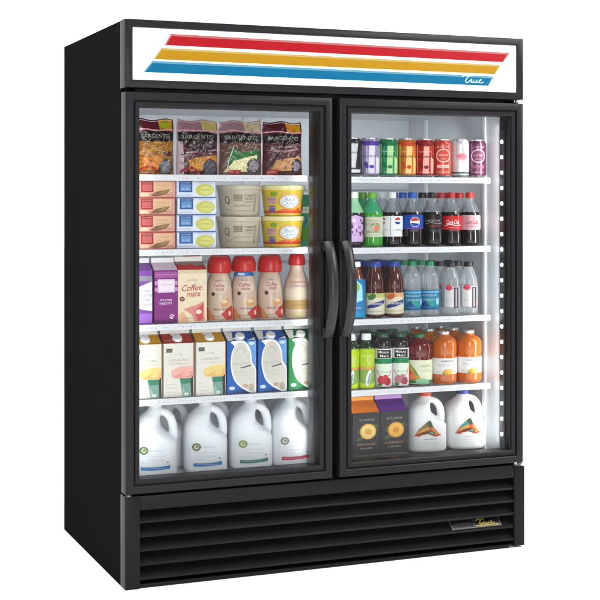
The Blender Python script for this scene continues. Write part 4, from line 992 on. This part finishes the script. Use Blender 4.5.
HDPE = mat('milk_jug_plastic', 'edf0f5', .38, .4, var=.03, scale=14, sss=.5)
HDPE2 = mat('bright_jug_plastic', 'f0f1f2', .36, .4, var=.03, scale=14, sss=.4)
def jug(label, loc, rz, art, capm, plasticm, sc=(1.19, 1.10, 1.045), group=None):
    t = thing('milk_jug', label, 'jug', loc, rz, group)
    b = B(); b.bm.from_mesh(JM); b.slot(plasticm)
    for f in b.bm.faces: f.material_index = 0
    bvh = BVHTree.FromBMesh(b.bm)
    def mp(u, v, o):
        h = bvh.ray_cast(Vector((u, -.3, v)), Vector((0, 1, 0)))[0]
        return (u, (h.y if h else -.05)-o, v)
    if art: A = Art(); art(A); A.put(b, mp, .005, .005)
    o = b.done('jug_body', t, 60, fix=False)
    b = B(); b.lathe([(.0190, .2035), (.0195, .205), (.0192, .2165), (.0175, .2185), (.0005, .219)], capm, 30); b.done('jug_cap', t)
    t.scale = sc; return t
def milk(bandc, rc):
    def f(A):
        A.ring(-.026, .081, .0095, .0095, .0045, ink(rc), 2); A.ell(-.026, .081, .0075, .0075, ink('d4d0b8'), 1); A.ell(-.0245, .082, .004, .003, ink(rc), 3, .5)
        A.scrib(-.014, .022, .080, .006, ink('b4bac4'), 1, seed=3); A.scrib(-.030, .034, .064, .005, ink('bcc4d2'), 1, seed=4); A.scrib(-.02, .030, .053, .006, ink('b8c0ce'), 1, seed=5); A.scrib(-.030, .0, .043, .004, ink('c4cad4'), 1, seed=6)
        A.ell(.036, .046, .0028, .0022, ink('7c8894'), 1)
        A.poly([(-.034, .022), (-.01, .0215), (.02, .0235), (.042, .026), (.042, .037), (.016, .0325), (-.01, .0315), (-.034, .032)], ink(bandc), 1)
        A.scrib(-.028, .034, .0275, .0032, ink('dfe6f0'), 2, seed=9)
    return f
Z = FZ+.0005; G = 'white milk jugs on the cabinet floor'
cw = plastic('e6e8ec')
JX = (.1500, .3170, .4690, .6110)
for i, (x, bc, rc, rz, lb) in enumerate(((JX[0], '2e86c4', '5c8a44', -.34, 'white milk jug with blue stripe, in the bottom left corner'), (JX[1], '2e86c4', '6a7a4a', -.26, 'white milk jug with blue stripe, beside the green striped jug'),
        (JX[2], '3c8a6c', '8aa04c', -.22, 'white milk jug with green stripe'), (JX[3], 'c83a58', '8a8a8a', -.18, 'white milk jug with pink red stripe, next to the centre post'))):
    jug(lb, (x, YF+.064+.003*(i % 2), Z), rz, milk(bc, rc), cw, HDPE, group=G)
j0 = None
for i, x in enumerate((.232, .372, .508, .672)):
    lb = 'plain white milk jug in the back row, %s from the left' % ('first', 'second', 'third', 'fourth')[i]
    if j0 is None: j0 = jug(lb, (x, YF+.195, Z), -.3, None, plastic('2c3c86'), HDPE, group=G)
    else: dup(j0, (x, YF+.195, Z), -.25, lb)
def colourart(c):
    def f(A):
        T = [(-.044, .062), (-.030, .090), (-.006, .116), (.003, .121), (.010, .100), (.026, .074), (.036, .066), (.016, .060), (-.004, .070), (-.026, .066)]
        A.poly(T, ink('c8562c'), 1)
        A.poly([(-.006, .116), (.003, .121), (.010, .100), (.006, .094), (-.010, .104)], ink('3a5a34'), 2); A.poly([(-.030, .090), (-.010, .110), (-.002, .100), (-.026, .078)], ink(c), 2)
        A.poly([(-.040, .070), (-.026, .086), (-.004, .096), (.0, .088), (-.020, .078)], ink('d8a03a'), 3); A.poly([(-.034, .066), (-.020, .078), (.0, .084), (.004, .078), (-.016, .070)], ink('6a3420'), 3)
        A.poly([(.004, .094), (.012, .094), (.030, .070), (.016, .064)], ink('d88a3a'), 3); A.ell(.006, .074, .010, .007, ink('4c5a3c'), 4); A.ell(.006, .074, .006, .004, ink('8a9a88'), 5)
        A.ell(-.030, .066, .007, .004, ink('c0392a'), 4, .4); A.ell(.020, .064, .008, .003, ink('b8402c'), 4, .2)
        A.scrib(-.016, .022, .051, .0065, ink('8a8e98'), 1, seed=3, wt=.2); A.scrib(-.024, .030, .039, .0045, ink('a8a8ae'), 1, seed=4); A.scrib(-.016, .022, .030, .0035, ink('b8b8bc'), 1, seed=5)
    return f
G = 'white jugs with coloured triangle print'
jug('white jug with warm triangle print and orange red cap', (1.106, YF+.068, FZ+.0118), -.24, colourart('8a7a2c'), plastic('d8502c'), HDPE2, (1.17, 1.17, .905), G)
jug('white jug with triangle print holding a teal streak and blue cap', (1.2545, YF+.068, FZ+.0118), -.16, colourart('3a9a9a'), plastic('2c4a9a'), HDPE2, (1.17, 1.17, .905), G)
